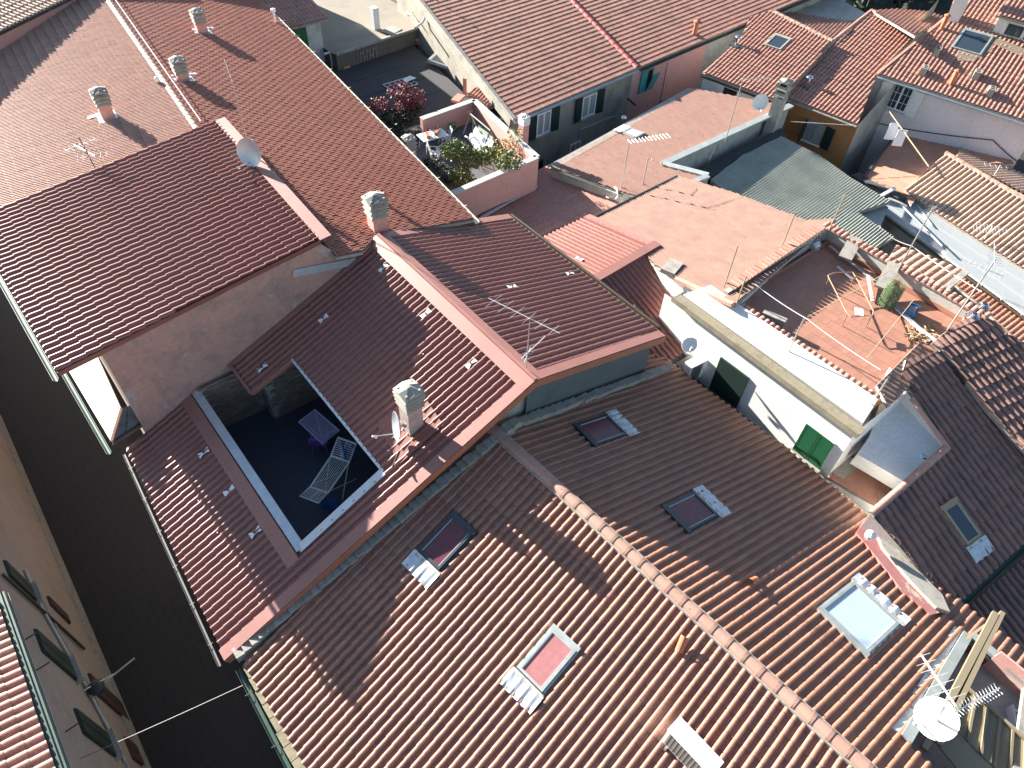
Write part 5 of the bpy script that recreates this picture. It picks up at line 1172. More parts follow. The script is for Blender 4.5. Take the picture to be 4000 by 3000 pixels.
for i in range(nq + 1):
    t_ = i / nq; fr.bar(qa + (qd - qa) * t_ - (0, 0, .09), qb + (qc - qb) * t_ - (0, 0, .09), .06, .08)
obj('cross_bars', fr, whitept, Q_, kind='stuff'); f2 = M()
for t_ in (0.02, .33, .66): f2.bar(qa + (qb - qa) * t_ - (0, 0, .05), qd + (qc - qd) * t_ - (0, 0, .05), .06, .08)
obj('long_bars', f2, whitept, Q_, kind='stuff')
gutter(Q_, qa + (-.12, .2, -.1), qd + (-.12, 0, -.1), brownmetal, .08); obj('brace', M().bar(P(3520, 800, 7.2), P(3680, 960, 7.2), .05).bar(P(3540, 740, 7.1), P(3640, 880, 7.1), .05), whitept, Q_)
wf = M(); wf.bar(P(3495, 735, 7.5), P(3332, 828, 7.5), .16, .12).bar(P(3332, 828, 7.5), P(3450, 905, 7.5), .16, .12); obj('white_frame', wf, whitept, Q_)
# small tiled roof between canopy and red terrace
Z1 = thing('lean_to', 'small rounded pale orange tile roof between canopy and terrace parapet', 'lean-to', P(3620, 1040, 7.8)); ZP = Plane(P(3480, 1000, 8.2), -3, .10)
lay(Z1, ZP, ZP.pts([(3500, 962), (3620, 1000), (3770, 1062), (3665, 1150), (3470, 1010)]), clay("clay_peach", [(.46,.27,.19), (.50,.30,.21), (.43,.24,.17)], dirt_amt=.2), .34, .40, prof_barrel(.05), jit=.01, nmax=120)
obj('concrete_edge', M().bar(ZP.px(3775, 1060, w=.03), ZP.px(3662, 1152, w=.03), .30, .12), mortar, Z1); obj('wall', M().prism([p - np.array([0, 0, .15]) for p in ZP.pts([(3500, 968), (3765, 1062), (3665, 1145), (3480, 1010)])], 0, False), greywall, Z1)
Z2 = thing('lean_to', 'red-brown tiled strip beside the canopy gutter, lower right', 'lean-to', P(3900, 1180, 7)); ZP2 = Plane(P(3850, 1110, 6.4), -3, .08)
lay(Z2, ZP2, ZP2.pts([(3420, 880), (3510, 930), (3840, 1130), (4080, 1260), (4080, 1420), (3960, 1320), (3820, 1190), (3600, 1000), (3440, 920)]), clayV, .24, .40, prof_roll(4), nmax=100)
# ================================================================== S  white house, top right
S_ = thing('white_house', 'big white house with orange tiled roof, pots of block vents and an open-shuttered window', 'house', (46, 16, 0))
sz = 9.8; sa = P(3425, 290, sz); sb_ = P(4060, 492, sz); sdir = (sb_ - sa) / np.linalg.norm(sb_ - sa); saz = math.degrees(math.atan2(sdir[1], sdir[0])) + 90
TPl = Plane(sa, saz, .30)
pT = [sa, sb_ + sdir * 2] + TPl.pts([(4080, -40), (3745, -60), (3705, 60)])
sS = cuv(TPl, 3795, 172)
hS = [hole(TPl, sS, 1.7, 1.9)]
lay(deck_with_holes(S_, TPl, pT, hS, mortar), TPl, pT, clayT, .26, .42, prof_roll(5, .38, .06), holes=hS, deck=False, lift=.03, jit=.01)
skylight(S_, TPl, sS, 1.7, 1.9, zinc, glass, apron=None)
obj('membrane', M().slab([TPl.px(*p, w=.11) for p in ((3735, 235), (3770, 115), (3860, 130), (4000, 190), (4000, 225), (3880, 170), (3880, 190), (3800, 240))], .02), brownmetal if False else flat("bituminous_patch", (.17, .14, .10), .9), S_)
obj('verge', M().bar(TPl.px(3425, 290, w=.08), TPl.px(3705, 60, w=.08), .16, .12), copingClay, S_)
gutter(S_, sa + (-.10, -.1, -.08), sb_ + (-.10, 0, -.08), zincblue, .10)
sn_ = np.array([-TPl.V[0], -TPl.V[1], 0]); sn_ /= np.linalg.norm(sn_)
nS = sn_; dS = nS.dot(sa - nS * .25)
def sw(px, py): return hitp(px, py, nS, dS)
sA, sB = sa - nS * .25, sb_ - nS * .25
obj('wall', M().quad((sA[0], sA[1], 0), (sB[0], sB[1], 0), (sB[0], sB[1], sz - .05), (sA[0], sA[1], sz - .05)), whiteS, S_)
q = P(3425, 290, sz); e2 = sA + TPl.V * np.array([1, 1, 0]) * 10
obj('side_wall', M().quad((sA[0], sA[1], 0), (e2[0], e2[1], 0), (e2[0], e2[1], sz + 2), (sA[0], sA[1], sz - .05)), plaster("old_beige", (.46, .44, .38), (.2, .19, .17), .6, .8), S_)
tl, bl, br = sw(3500, 322), sw(3456, 415), sw(3540, 425); w_ = np.linalg.norm((br - bl)[:2]); h_ = tl[2] - bl[2]
X_ = (br - bl) * np.array([1, 1, 0]); X_ /= np.linalg.norm(X_)
wn_, T = window(S_, bl + nS * .02, X_, (0, 0, 1), w_, h_, whitept, glass, 1, 2, .08, zincblue, .06)
sgn = 1 if (np.cross(X_, (0, 0, 1)).dot(nS) > 0) else -1
shutter(S_, T, -.02, -.05, w_ * .52, h_ + .1, whitept, .07, math.radians(175) * 1, 0); shutter(S_, T, w_ + .02 - w_ * .52, -.05, w_ * .52, h_ + .1, whitept, .07, -math.radians(172), 1)
for (px, py) in ((3655, 215), (3603, 290), (3808, 305), (3862, 372), (4000, 318)):
    b = TPl.px(px, py); T = Matrix.Translation(b) @ Matrix.Rotation(.35, 4, 'Z'); o = obj('block_vent', M().box((0, 0, .18), (.62, .34, .55), T), concrete, S_)
    obj('vent_hole', M().box((-.14, 0, .46), (.18, .2, .01), T).box((.14, 0, .46), (.18, .2, .01), T), dark, o, kind='stuff')
for (px, py) in ((3675, 118), (3712, 335)): b = TPl.px(px, py); pipe_vent(S_, b[0], b[1], b[2], .85, .13)
b = TPl.px(3722, 75); chimney(S_, b[0], b[1], b[2] - 1, b[2] + 2.6, .75, white, white, .3, False)
dz = TPl.px(3880, 130); T = Matrix.Translation(dz) @ Matrix.Rotation(math.atan2(sdir[1], sdir[0]), 4, 'Z')
obj('dormer', M().box((3.5, .9, .3), (7.2, 1.8, 1.5), T), white, S_); obj('dormer_window', M().box((1.4, -.03, .45), (2.2, .06, .8), T), whitept, S_); obj('dormer_pane', M().box((1.0, -.07, .45), (.9, .04, .62), T).box((2.0, -.07, .45), (.7, .04, .62), T), glass, S_, kind='stuff')
DP = Plane(T @ Vector((-.3, -.5, 1.12)), saz, .25)
dq = [T @ Vector(p) for p in ((-.3, -.5, 0), (8, -.5, 0), (8, 5, 0), (-.3, 5, 0))]
lay(S_, DP, [DP.xy(p[0], p[1]) for p in dq], clayT, .26, .42, prof_roll(5), nmax=100)
# ================================================================== U  hipped house with orange wall and Y lower one
U_ = thing('orange_wall_house', 'hipped house with orange tile roof and orange plaster wall with green shutter', 'house', (38, 19, 0))
uz = 8.6; ua_ = P(3062, 380, uz); ub_ = P(3348, 490, uz); udir = (ub_ - ua_) / np.linalg.norm(ub_ - ua_); uaz = math.degrees(math.atan2(udir[1], udir[0])) + 90
UPl = Plane(ua_, uaz, .22)
lay(U_, UPl, UPl.pts([(3062, 380), (3348, 490), (3428, 285), (3574, 142), (3405, 40), (3252, 160)]), clayT, .25, .43, prof_roll(5, .36, .065), lift=.035, jit=.012)
ridge_tiles(U_, UPl.px(3070, 372, w=.08), UPl.px(3252, 162, w=.08), clayT, .45, .14); ridge_tiles(U_, UPl.px(3252, 162, w=.08), UPl.px(3405, 42, w=.08), clayT, .45, .13); ridge_tiles(U_, UPl.px(3574, 142, w=.08), UPl.px(3405, 42, w=.08), clayT, .45, .15)
un_ = np.array([-UPl.V[0], -UPl.V[1], 0]); un_ /= np.linalg.norm(un_); dU = un_.dot(ua_ - un_ * .3)
def uw(px, py): return hitp(px, py, un_, dU)
uA, uB = ua_ - un_ * .3, ub_ - un_ * .3; ue = uB + UPl.V * np.array([1, 1, 0]) * 8; uf = uA + UPl.V * np.array([1, 1, 0]) * 8
obj('wall', M().quad((uA[0], uA[1], 0), (uB[0], uB[1], 0), (uB[0], uB[1], uz), (uA[0], uA[1], uz)), orangew, U_)
obj('side_wall', M().quad((uB[0], uB[1], 0), (ue[0], ue[1], 0), (ue[0], ue[1], uz + 2), (uB[0], uB[1], uz)).quad((uA[0], uA[1], 0), (uf[0], uf[1], 0), (uf[0], uf[1], uz + 2), (uA[0], uA[1], uz)), greywall, U_)
obj('eave_soffit', M().bar(uA + un_ * .15 + (0, 0, -.08), uB + un_ * .15 + (0, 0, -.08), .5, .06), mortar, U_); gutter(U_, ua_ + (0, 0, -.1), ub_ + (0, 0, -.1), whitept, .06)
tl, bl = uw(3160, 462), uw(3133, 540); br = uw(3200, 566); X_ = (br - bl) * np.array([1, 1, 0]); w_ = np.linalg.norm(X_); X_ /= w_
wn_, T = window(U_, bl + un_ * .02, X_, (0, 0, 1), w_, tl[2] - bl[2], wood, curtain, 1, 0, .07, whitept, .05); shutter(U_, T, w_ - .55, -.04, .62, tl[2] - bl[2] + .06, shdark, .07, -math.radians(165), 1); shutter(U_, T, -.02, -.04, .6, tl[2] - bl[2] + .06, shdark, .07, math.radians(88), 0)
b = UPl.px(3152, 338); steel_cowl(U_, b[0], b[1], b[2], .5, .16, darkframe)
UB = Plane(UPl.px(3405, 42), uaz + 8, -.15)
lay(U_, UB, UB.pts([(3408, 44), (3574, 142), (3690, 70), (3625, 48), (3500, 38)]), clayT, .25, .40, prof_roll(4), nmax=100)
Y_ = thing('tiled_house', 'shaded clay-tiled house with a skylight and white wall between pink wall and orange roof', 'house', (36, 24, 0))
yz = 8.8; ya = P(2742, 286, yz); yb = P(3012, 388, yz); ydir = (yb - ya) / np.linalg.norm(yb - ya); yaz = math.degrees(math.atan2(ydir[1], ydir[0])) + 90
YP = Plane(ya, yaz, .22); sY = cuv(YP, 3036, 172); hY = [hole(YP, sY, 1.1, 1.3)]
pY = YP.pts([(2742, 286), (3012, 388), (3072, 368), (3252, 160), (3020, 42), (2930, 70), (2890, 160)])
lay(deck_with_holes(Y_, YP, pY, hY, mortar), YP, pY, clayT, .25, .43, prof_roll(5, .36, .065), holes=hY, deck=False, lift=.035, jit=.012)
skylight(Y_, YP, sY, 1.1, 1.3, concrete, glass, apron=None)
ridge_tiles(Y_, YP.px(3252, 160, w=.08), YP.px(3020, 44, w=.08), clayT, .45, .13)
yn = np.array([-YP.V[0], -YP.V[1], 0]); yn /= np.linalg.norm(yn); yA, yB = ya - yn * .35, yb - yn * .35; yC = yA + YP.V * np.array([1, 1, 0]) * 7
obj('wall', M().quad((yA[0], yA[1], 0), (yB[0], yB[1], 0), (yB[0], yB[1], yz), (yA[0], yA[1], yz)).quad((yA[0], yA[1], 0), (yC[0], yC[1], 0), (yC[0], yC[1], yz + 1.5), (yA[0], yA[1], yz)), plaster("white_patchy", (.62, .62, .62), (.2, .2, .2), .5, 1.0, patch=((.20, .20, .20), .8, .66)), Y_)
gutter(Y_, ya + (0, 0, -.1), yb + (0, 0, -.1), black, .13)
q = hitp(2850, 365, yn, yn.dot(yA) + .02); obj('vent_opening', M().box(q, (.9, .06, .5), rz=math.atan2(ydir[1], ydir[0])), dark, Y_)
b = YP.px(2876, 180); steel_cowl(Y_, b[0], b[1], b[2] + .05, .45, .16, darkframe)
# roofs behind
Bk = thing('tiled_house', 'dark tiled roofs of a house behind the big ribbed roof, top right', 'house', (50, 34, 0))
BP_ = Plane(P(3255, 165, 8.9), 20, -.12)
lay(Bk, BP_, BP_.pts([(3020, 40), (3255, 165), (3410, 38), (3330, 90), (3150, 60)]), clayF, .25, .42, prof_roll(4), nmax=150)
obj('wall', M().prism([(x, y, 8.2) for x, y in ((50, 28), (58, 27), (60, 34), (50, 34))], 0), greywall, Bk)
chm = P(3020, 360, 8.6); chimney(Y_, 37.3, 20.6, 7.5, 10.0, .6, plaster("rough_cement", (.36, .35, .31), (.15, .15, .14), .7, 3), concrete, .2, True, 1.15, 1.0, rings=2)
# ================================================================== W  facade across the street
W_h = thing('street_house', 'cream-pink street facade with dark shutters and striped tile roof, lower left', 'house', (-5.1, 12, 0))
WX = -4.98; WP = Plane((-5.12, 10, 9.15), 180, .30)
lay(W_h, WP, [WP.xy(-5.12, -3), WP.xy(-12, -3), WP.xy(-12, 15.6), WP.xy(-5.12, 15.6)], clay("clay_striped", [(.36,.16,.12), (.42,.19,.14), (.47,.24,.17), (.40,.27,.17), (.33,.14,.10)], dirt_amt=.2), .25, .42, prof_roll(6, .40, .055))
obj('wall', M().quad((WX, -5, 0), (WX, 34, 0), (WX, 34, 9.2), (WX, -5, 9.2)).quad((WX, 34, 0), (WX, 90, 0), (WX, 90, 9.2), (WX, 34, 9.2)).quad((WX, 34, 9.2), (WX, 90, 9.2), (-14, 90, 9.2), (-14, 34, 9.2)), facade, W_h)  # far stretch up the street is added out of view to shade it
gutter(W_h, (-4.95, -3, 9.0), (-4.95, 15.6, 9.0), cream, .09); obj('eave_strip', M().box((-5.02, 6.3, 9.12), (.24, 18.6, .05)), greengut, W_h)
obj('plinth', M().box((WX + .04, 14, .5), (.08, 38, 1.0)), mortar, W_h)
def wx(px, py): return onx(px, py, WX)
def wwin(tl, br, mat, name='shuttered_window', sill=True):
    a = wx(*tl); b = wx(*br); y0, y1 = sorted((a[1], b[1])); z0, z1 = sorted((a[2], b[2])); o = obj(name, M().box((WX + .03, (y0 + y1) / 2, (z0 + z1) / 2), (.06, y1 - y0, z1 - z0)), mat, W_h)
    for s in (-1, 1): obj('leaf', M().box((WX + .075, (y0 + y1) / 2 + s * (y1 - y0) / 4, (z0 + z1) / 2), (.03, (y1 - y0) / 2 - .04, z1 - z0 - .06)), mat, o)
    if sill: obj('sill', M().box((WX + .1, (y0 + y1) / 2, z0 - .05), (.24, y1 - y0 + .2, .08)), mortar, o)
wwin((129, 2459), (294, 2661), shdark); wwin((285, 2770), (447, 2960), shdark); wwin((10, 2190), (135, 2350), shdark)
for tl, br in (((340, 2632), (500, 2825)), ((180, 2330), (270, 2440)), ((480, 2880), (560, 3000))): wwin(tl, br, flat("brown_door", (.06, .03, .025), .7), 'door', False)
dp = M(); dp.tube([wx(0, 2250) + (.08, 0, 0), wx(200, 2430) + (.08, 0, 0), wx(320, 2540) + (.08, 0, 0)], .05, 7); obj('downpipe', dp, brownmetal, W_h)
cbm = M(); cbm.tube([wx(90, 2230) + (.06, 0, 0), wx(150, 2370) + (.06, 0, 0), wx(330, 2690) + (.06, 0, 0), wx(480, 2980) + (.06, 0, 0)], .05, 6).tube([wx(110, 2260) + (.06, 0, 0), wx(345, 2690) + (.06, 0, 0), wx(500, 3010) + (.06, 0, 0)], .025, 5); obj('cable_bundle', cbm, galv, W_h)
for px, py in ((95, 2500), (140, 2620), (255, 2860)): q = wx(px, py); obj('hook', M().bar(q, q + (.35, .05, -.05), .03), black, W_h)
lm = wx(345, 2715); t = thing('street_lamp', 'street lamp bracket with round lamp on the cream facade over the street', 'street lamp', (WX, lm[1], lm[2])); obj('arm', M().tube([(WX, lm[1], lm[2]), (WX + 1.6, lm[1] + .2, lm[2] + .15)], .03, 6).tube([(WX, lm[1], lm[2] + .4), (WX + .9, lm[1] + .1, lm[2] + .12)], .018, 5), galv, t); obj('lamp_box', M().lathe([(.001, 0), (.22, 0), (.26, .2), (.12, .34), (.001, .36)], Matrix.Translation((WX + .3, lm[1], lm[2])), 14), black, t)
# dark wooded slope beyond the houses
hs = M(); hs.quad((66, 40, 0), (170, 15, 0), (190, 60, 9), (76, 85, 9)).quad((10, 95, 0), (66, 40, 0), (76, 85, 9), (20, 120, 9)); o = obj('hill', hs, leafdark); o['kind'] = 'structure'
o = leaves('hillside_trees', (98, 46, 3), (26, 12, 4.5), 6000, leafdark, size=.7, seed=21, lobes=26); o['kind'] = 'stuff'; tag(o, 'dark green wooded slope behind the roofs, top right', 'trees')
# ================================================================== things on the roofs
# drying racks, chair and clothes on the sunken terrace
def rack(label, corners_px, zt, nslat, mat, cross=0, leg=True, z0=None, legmat=None):
    q = [P(px, py, z) for (px, py), z in zip(corners_px, zt)]; c = sum(q) / 4; z0 = fz if z0 is None else z0
    t = thing('drying_rack', label, 'drying rack', (c[0], c[1], z0), 'drying racks on the sunken terrace')
    obj('frame', M().tube(q + [q[0]], .03, 6), mat, t)
    for i in range(nslat):
        f = (i + .5) / nslat; obj('rod', M().tube([q[0] + (q[1] - q[0]) * f, q[3] + (q[2] - q[3]) * f], .014, 4), mat, t)
    if leg:
        for i in range(4):
            j = (i + 2) % 4; e = q[i] * .35 + q[j] * .65; obj('leg', M().tube([q[i] * .9 + q[j] * .1, (e[0], e[1], z0 + .01)], .018, 5), legmat or mat, t)
    return t
lav = flat("lilac_wire", (.42, .38, .55), .5)
rack('small lilac drying rack over the purple chair on dark terrace', [(1168, 1648), (1230, 1600), (1325, 1682), (1262, 1735)], [fz + .95] * 4, 14, lav)
rk = [(1215, 1945), (1290, 1790), (1370, 1805), (1305, 1925)]
q = [P(1212, 1893, fz + .9), P(1293, 1782, fz + .9), P(1366, 1806, fz + .9), P(1300, 1925, fz + .9)]
t = thing('drying_rack', 'long white three-panel drying rack with blue clothes on dark terrace', 'drying rack', (q[0][0], q[0][1], fz), 'drying racks on the sunken terrace')
def panel(a, b, c, d, n):
    obj('frame', M().tube([a, b, c, d, a], .03, 6), whitept, t)
    for i in range(n): f = (i + .5) / n; obj('rod', M().tube([a + (b - a) * f, d + (c - d) * f], .014, 4), whitept, t)
A1, B1, C1, D1 = P(1212, 1902, fz + .95), P(1283, 1925, fz + .95), P(1365, 1806, fz + .95), P(1293, 1781, fz + .95)
panel(A1, B1, C1, D1, 10)
panel(D1, C1, P(1391, 1733, fz + 1.15), P(1321, 1708, fz + 1.15), 1); hh = [P(1321, 1708, fz + 1.15), P(1391, 1733, fz + 1.15)]
for i in range(9): f = (i + .5) / 9; obj('rod', M().tube([D1 + (hh[0] - D1) * f, C1 + (hh[1] - C1) * f], .014, 4), whitept, t)
h2 = [P(1171, 1937, fz + .75), P(1244, 1965, fz + .75)]; panel(A1, B1, h2[1], h2[0], 1)
for i in range(8): f = (i + .5) / 8; obj('rod', M().tube([A1 + (h2[0] - A1) * f, B1 + (h2[1] - B1) * f], .014, 4), whitept, t)
for a, b in ((D1, A1), (C1, B1), (A1, D1), (B1, C1)): e = a * .15 + b * .85; obj('leg', M().tube([a * .95 + b * .05, (e[0] + .25, e[1], fz + .01)], .018, 5), whitept, t)
def cloth(label, pts, mat, drop=.5, z=fz + .97, n=10, name='cloth'):
    a, b = P(*pts[0], z), P(*pts[1], z); m_ = M(); d = (b - a); s = np.array([-d[1], d[0], 0]); s /= np.linalg.norm(s); rr = random.Random(int(pts[0][0]))
    for i in range(n + 1):
        for j in range(7): v = abs(j - 3) / 3; p = a + d * i / n + s * ((j - 3) * .035 + .02 * math.sin(i * 1.9)); m_.v.append((p[0], p[1], z - v * drop * (1 + .1 * math.sin(i * 2.3)) + rr.uniform(-.015, .015)))
    for i in range(n):
        for j in range(6): q_ = i * 7 + j; m_.f.append((q_, q_ + 1, q_ + 8, q_ + 7))
    o = obj(name, m_, mat); tag(o, label, 'clothing'); return o
cloth('blue shirt hanging over the near end of the white drying rack', ((1250, 1945), (1318, 1950)), cloth_blue, .55, fz + .8)
cloth('light blue shirt hanging over the far end of the white rack', ((1330, 1720), (1345, 1780)), cloth_lblue, .5, fz + 1.2)
cloth('dark blue garment draped beside the light blue shirt', ((1362, 1725), (1385, 1750)), cloth_blue, .4, fz + 1.15)
for k, (px, py, c, lb) in enumerate(((1235, 1900, (.6, .1, .06), 'red clothes pegs in a cluster on the rack'), (1255, 1912, (.6, .45, .05), 'yellow clothes pegs hanging on the rack'))):
    b = P(px, py, fz + .93); m_ = M(); rr = random.Random(k)
    for i in range(7): m_.box(b + (rr.uniform(-.08, .08), rr.uniform(-.08, .08), rr.uniform(-.1, 0)), (.018, .07, .02), rz=rr.uniform(0, 3))
    o = obj('clothes_pegs', m_, flat('peg%d' % k, c, .5), kind='stuff'); tag(o, lb, 'pegs')
# purple chair under the rack
pc = P(1250, 1720, fz + .42); t = thing('plastic_chair', 'purple plastic armchair under the lilac drying rack', 'chair', (pc[0], pc[1], fz)); T = Matrix.Translation((pc[0], pc[1], fz)) @ Matrix.Rotation(2.5, 4, 'Z')
def Q(*p): return T @ Vector(p)
obj('seat', M().box((0, 0, .42), (.5, .5, .04), T), purple, t); b_ = M()
for i in range(5): b_.bar(Q(-.2 + i * .1, .26, .42), Q(-.2 + i * .1, .36, .88), .05, .02)
b_.bar(Q(-.26, .36, .9), Q(.26, .36, .9), .06, .08); obj('backrest', b_, purple, t)
for s in (-1, 1):
    obj('armrest', M().bar(Q(s * .27, -.26, .64), Q(s * .27, .32, .66), .06, .03).bar(Q(s * .27, -.26, .64), Q(s * .27, -.2, .42), .04), purple, t)
    for u_ in (-1, 1): obj('leg', M().bar(Q(s * .22, u_ * .22, .42), Q(s * .26, u_ * .27, 0), .05), purple, t)
# satellite dish seen edge-on at B's chimney
mt = BL.px(1562, 1668, w=1.0); d_ = dish('edge-on satellite dish on a bracket beside the raw concrete chimney', (6.30, 11.85, 11.95), (-.93, .32, .18), .44, zincblue, .75)
wire('cable running from the chimney over the sheet roof edge', [(6.6, 11.7, 11.4), (7.0, 11.0, 11.62), (8.1, 10.4, 12.15), (9.4, 10.3, 12.5)], .014)
wire('dish cable lying on the red sheet roof', [(6.1, 11.9, 11.3), BL.xy(5.9, 11.6, .1), BL.xy(5.5, 11.35, .1)], .012)
# antennas
b = BR.px(2055, 1448, w=.05); antenna('tall tv antenna on the new sheet roof ridge corner', b, b + (0, .0, 2.2), [(.97, (.25, -1, .05), 1.5, 1.0, 6, .75, 0, (1, .2, 0)), (.35, (1, .25, 0), .3, .9, 9, .18, 0, (0, 0, 1)), (.30, (-.9, -.6, 0), .35, .3, 6, .3, 0, None)])
b = EL.px(380, 672, w=.05); antenna('white bow-tie tv antenna at the red sheet and pale tile boundary', b, b + (-.1, 0, 1.5), [(.8, (1, .2, 0), .7, .6, 7, .5, 0, None), (.6, (-.3, 1, 0), .5, .8, 8, .6, 0, None), (.45, (1, -.3, 0), .5, .7, 6, .5, 0, None)], mat=black)
b = DR.px(985, 620, w=.05); antenna('slim antenna mast behind the grey satellite dish', b, b + (0, 0, 3.1), [(.95, (.0, .3, 1), .1, .9, 1, .05, 0, (1, 0, 0))])
dish('large grey satellite dish over the ridge flashing of long house', CL.xy(8.15, 24.6, .45), (-.75, -.45, .25), .52, zincblue, .6)
b = CL.xy(8.15, 24.6, 0); o = obj('dish_post', M().tube([b, b + (0, 0, .9)], .03, 7), galv); tag(o, 'short steel post holding the large grey dish', 'post')
for (bx, tx, lab, bm) in (
    ((2418, 785, 7.9), (2452, 540, 0), 'tv antenna with broken boom on the pale roof corner', [(.95, (-1, .35, 0), 2.2, .1, 12, .45, 0, None)]),
    ((2500, 775, 7.9), (2520, 615, 0), 'bent antenna pole leaning over the pale roof', [(.98, (-.7, .7, .3), 1.4, .05, 3, .2, 0, None)]),
    ((2822, 590, 8.2), (2875, 305, 0), 'tall antenna mast strapped to the zinc parapet', [(.98, (-1, .5, 0), 1.6, .1, 14, .35, 0, (0, 0, 1))]),
    ((3055, 960, 10.9), (3105, 830, 0), 'thin leaning pole on the terrace corner tiles', []),
    ((3238, 900, 11.1), (3312, 752, 0), 'wooden clothesline pole at the north terrace corner', []),
    ((2828, 1120, 10.9), (2902, 960, 0), 'thin bamboo pole on dusty roof by the terrace', []),
    ((2868, 1208, 10.8), (2930, 1078, 0), 'wooden post at the near left terrace corner', []),
    ((3080, 1375, 10.8), (3138, 1245, 0), 'rusty post in the middle of tiled coping', []),
    ((3505, 1060, 11.0), (3655, 805, 0), 'rusty clothesline post with antenna by the canopy', [(.93, (.9, .1, 0), .6, .5, 7, .5, 0, None)]),
    ((3700, 1290, 11.0), (3915, 1010, 0), 'antenna mast leaning at the far terrace corner', [(.97, (1, .5, 0), .3, 1.2, 10, .5, 0, None), (.85, (-.2, 1, 0), .5, .9, 8, .5, 0, None)]),
    ((3390, 1600, 10.6), (3400, 1480, 0), 'white pipe post at the terrace south corner', [])):
    b = P(*bx)
    # height of the mast that brings its top to the surveyed image height
    hh_ = min(((abs(proj(b + (0, 0, k * .02))[1] - tx[1]), k * .02) for k in range(5, 300)), key=lambda v: v[0])[1]
    antenna(lab, b, b + (0, 0, hh_), bm, mat=wood if 'wood' in lab or 'bamboo' in lab or 'pole on' in lab else (olddry if 'leaning' in lab else galv), r=.028, name='post' if not bm else 'tv_antenna', cat='antenna' if bm else 'post')
dish('white satellite dish on the rough double chimney', P(2965, 395, 9.6), (-.5, -.6, .2), .45, whitept, .5)
dish('white satellite dish at the shaded house corner, far top right', P(3375, 90, 9.6), (-.6, -.5, .3), .5, whitept, .5)
dish('small white satellite dish edge-on at pale roof antennas', P(2418, 752, 8.5), (-.9, .3, .1), .3, whitept, .3)
b = P(3385, 25, 9.2); antenna('cluster of tv antennas against dark trees, top right', b, b + (0, 0, 1.6), [(.9, (-.8, .6, 0), 1.0, .8, 8, .6, 0, None), (.6, (-.8, .3, 0), .9, .9, 8, .6, 0, None)])
b = RP.px(3840, 940); antenna('rooftop antenna lying over the canopy edge', b, b + (0, 0, .9), [(.9, (.6, -1, 0), .8, .8, 9, .6, 0, None), (.6, (.6, -1, 0), .8, .6, 9, .5, 0, None)], mat=whitept)
b = RP.px(3880, 690); antenna('white twig-like antenna on striped roof ridge', b, b + (0, 0, .7), [(.9, (.7, -.9, 0), .9, .5, 5, .4, 0, None)], mat=whitept)
wd = P(2750, 1345, 8.9); dish('round white satellite dish above the alley balcony', (17.9, 10.2, 9.6), (-.35, -.25, .9), .34, whitept, .2)
for (px, py, lb, gz_) in ((2435, 462, 'small steel mushroom vent at pale roof edge', 7.9), (2735, 722, 'grey ball vent at the corner of the zinc parapet', 8.0)):
    b = P(px, py, gz_); t = thing('roof_vent', lb, 'vent', b); obj('stem', M().tube([b - (0, 0, .5), b], .07, 8), galv, t); obj('cap', M().lathe([(.16, .0), (.2, .05), (.12, .14), (.001, .17)], Matrix.Translation(b), 14), steel, t)
for i, (px, py) in enumerate(((3790, 1248), (3830, 1210))):
    b = P(px, py, 10.9); t = thing('turbine_vent', ('left' if i == 0 else 'right') + ' one of two round chrome turbine vents by the terrace corner', 'vent', b, 'turbine vents'); obj('base', M().lathe([(.22, -.6), (.22, 0)], Matrix.Translation(b), 14), copingClay if i == 0 else galv, t)
    for k in range(16): a_ = 2 * math.pi * k / 16; obj('vane', M().tube([b + np.array([.14 * math.cos(a_), .14 * math.sin(a_), .0]), b + np.array([.25 * math.cos(a_ + .2), .25 * math.sin(a_ + .2), .16]), b + np.array([.10 * math.cos(a_ + .4), .10 * math.sin(a_ + .4), .32])], .018, 4), steel, t)
    obj('core', M().lathe([(.001, 0), (.17, .02), (.2, .16), (.09, .33), (.001, .34)], Matrix.Translation(b), 12), black, t)
# air conditioners
def aircon(label, T, w=.95, h=.6, d=.33, up=True):
    o0 = T.translation; t = thing('air_conditioner', label, 'air conditioner', o0)
    b = M(); r = .03
    b.box((0, 0, h / 2 + .06), (w, d, h), T); obj('casing', b, whitepl, t)
    obj('lid', M().box((0, 0, h + .075), (w + .03, d + .03, .03), T), whitepl, t)
    g_ = M()
    for i in range(14): g_.box((-w * .08, -d / 2 - .008, .12 + i * (h - .12) / 14), (w * .72, .012, .012), T)
    for i in range(9): g_.box((-w * .4 + i * w * .08, -d / 2 - .012, h / 2 + .06), (.010, .010, h - .12), T)
    obj('grille', g_, galv, t, kind='stuff'); obj('fan_opening', M().box((-w * .08, -d / 2 - .002, h / 2 + .06), (w * .70, .008, h - .14), T), black, t)
    for s in (-1, 1): obj('foot', M().box((s * w * .35, 0, .0), (.06, d + .14, .12), T), galv, t)
    return t
ac0 = AL.px(2660, 2965); T = Matrix.Translation((ac0[0] + .1, ac0[1] - .05, ac0[2] + .12)) @ Matrix.Rotation(-1.53, 4, 'Z'); aircon('white outdoor air conditioner on the old roof at bottom edge', T, 1.25, .80, .42)
T = Matrix.Translation((18.15, 9.9, 8.0)) @ Matrix.Rotation(-.1, 4, 'Z'); aircon('cream air conditioner on the alley wall bracket below the dish', T, .8, .9, .35)
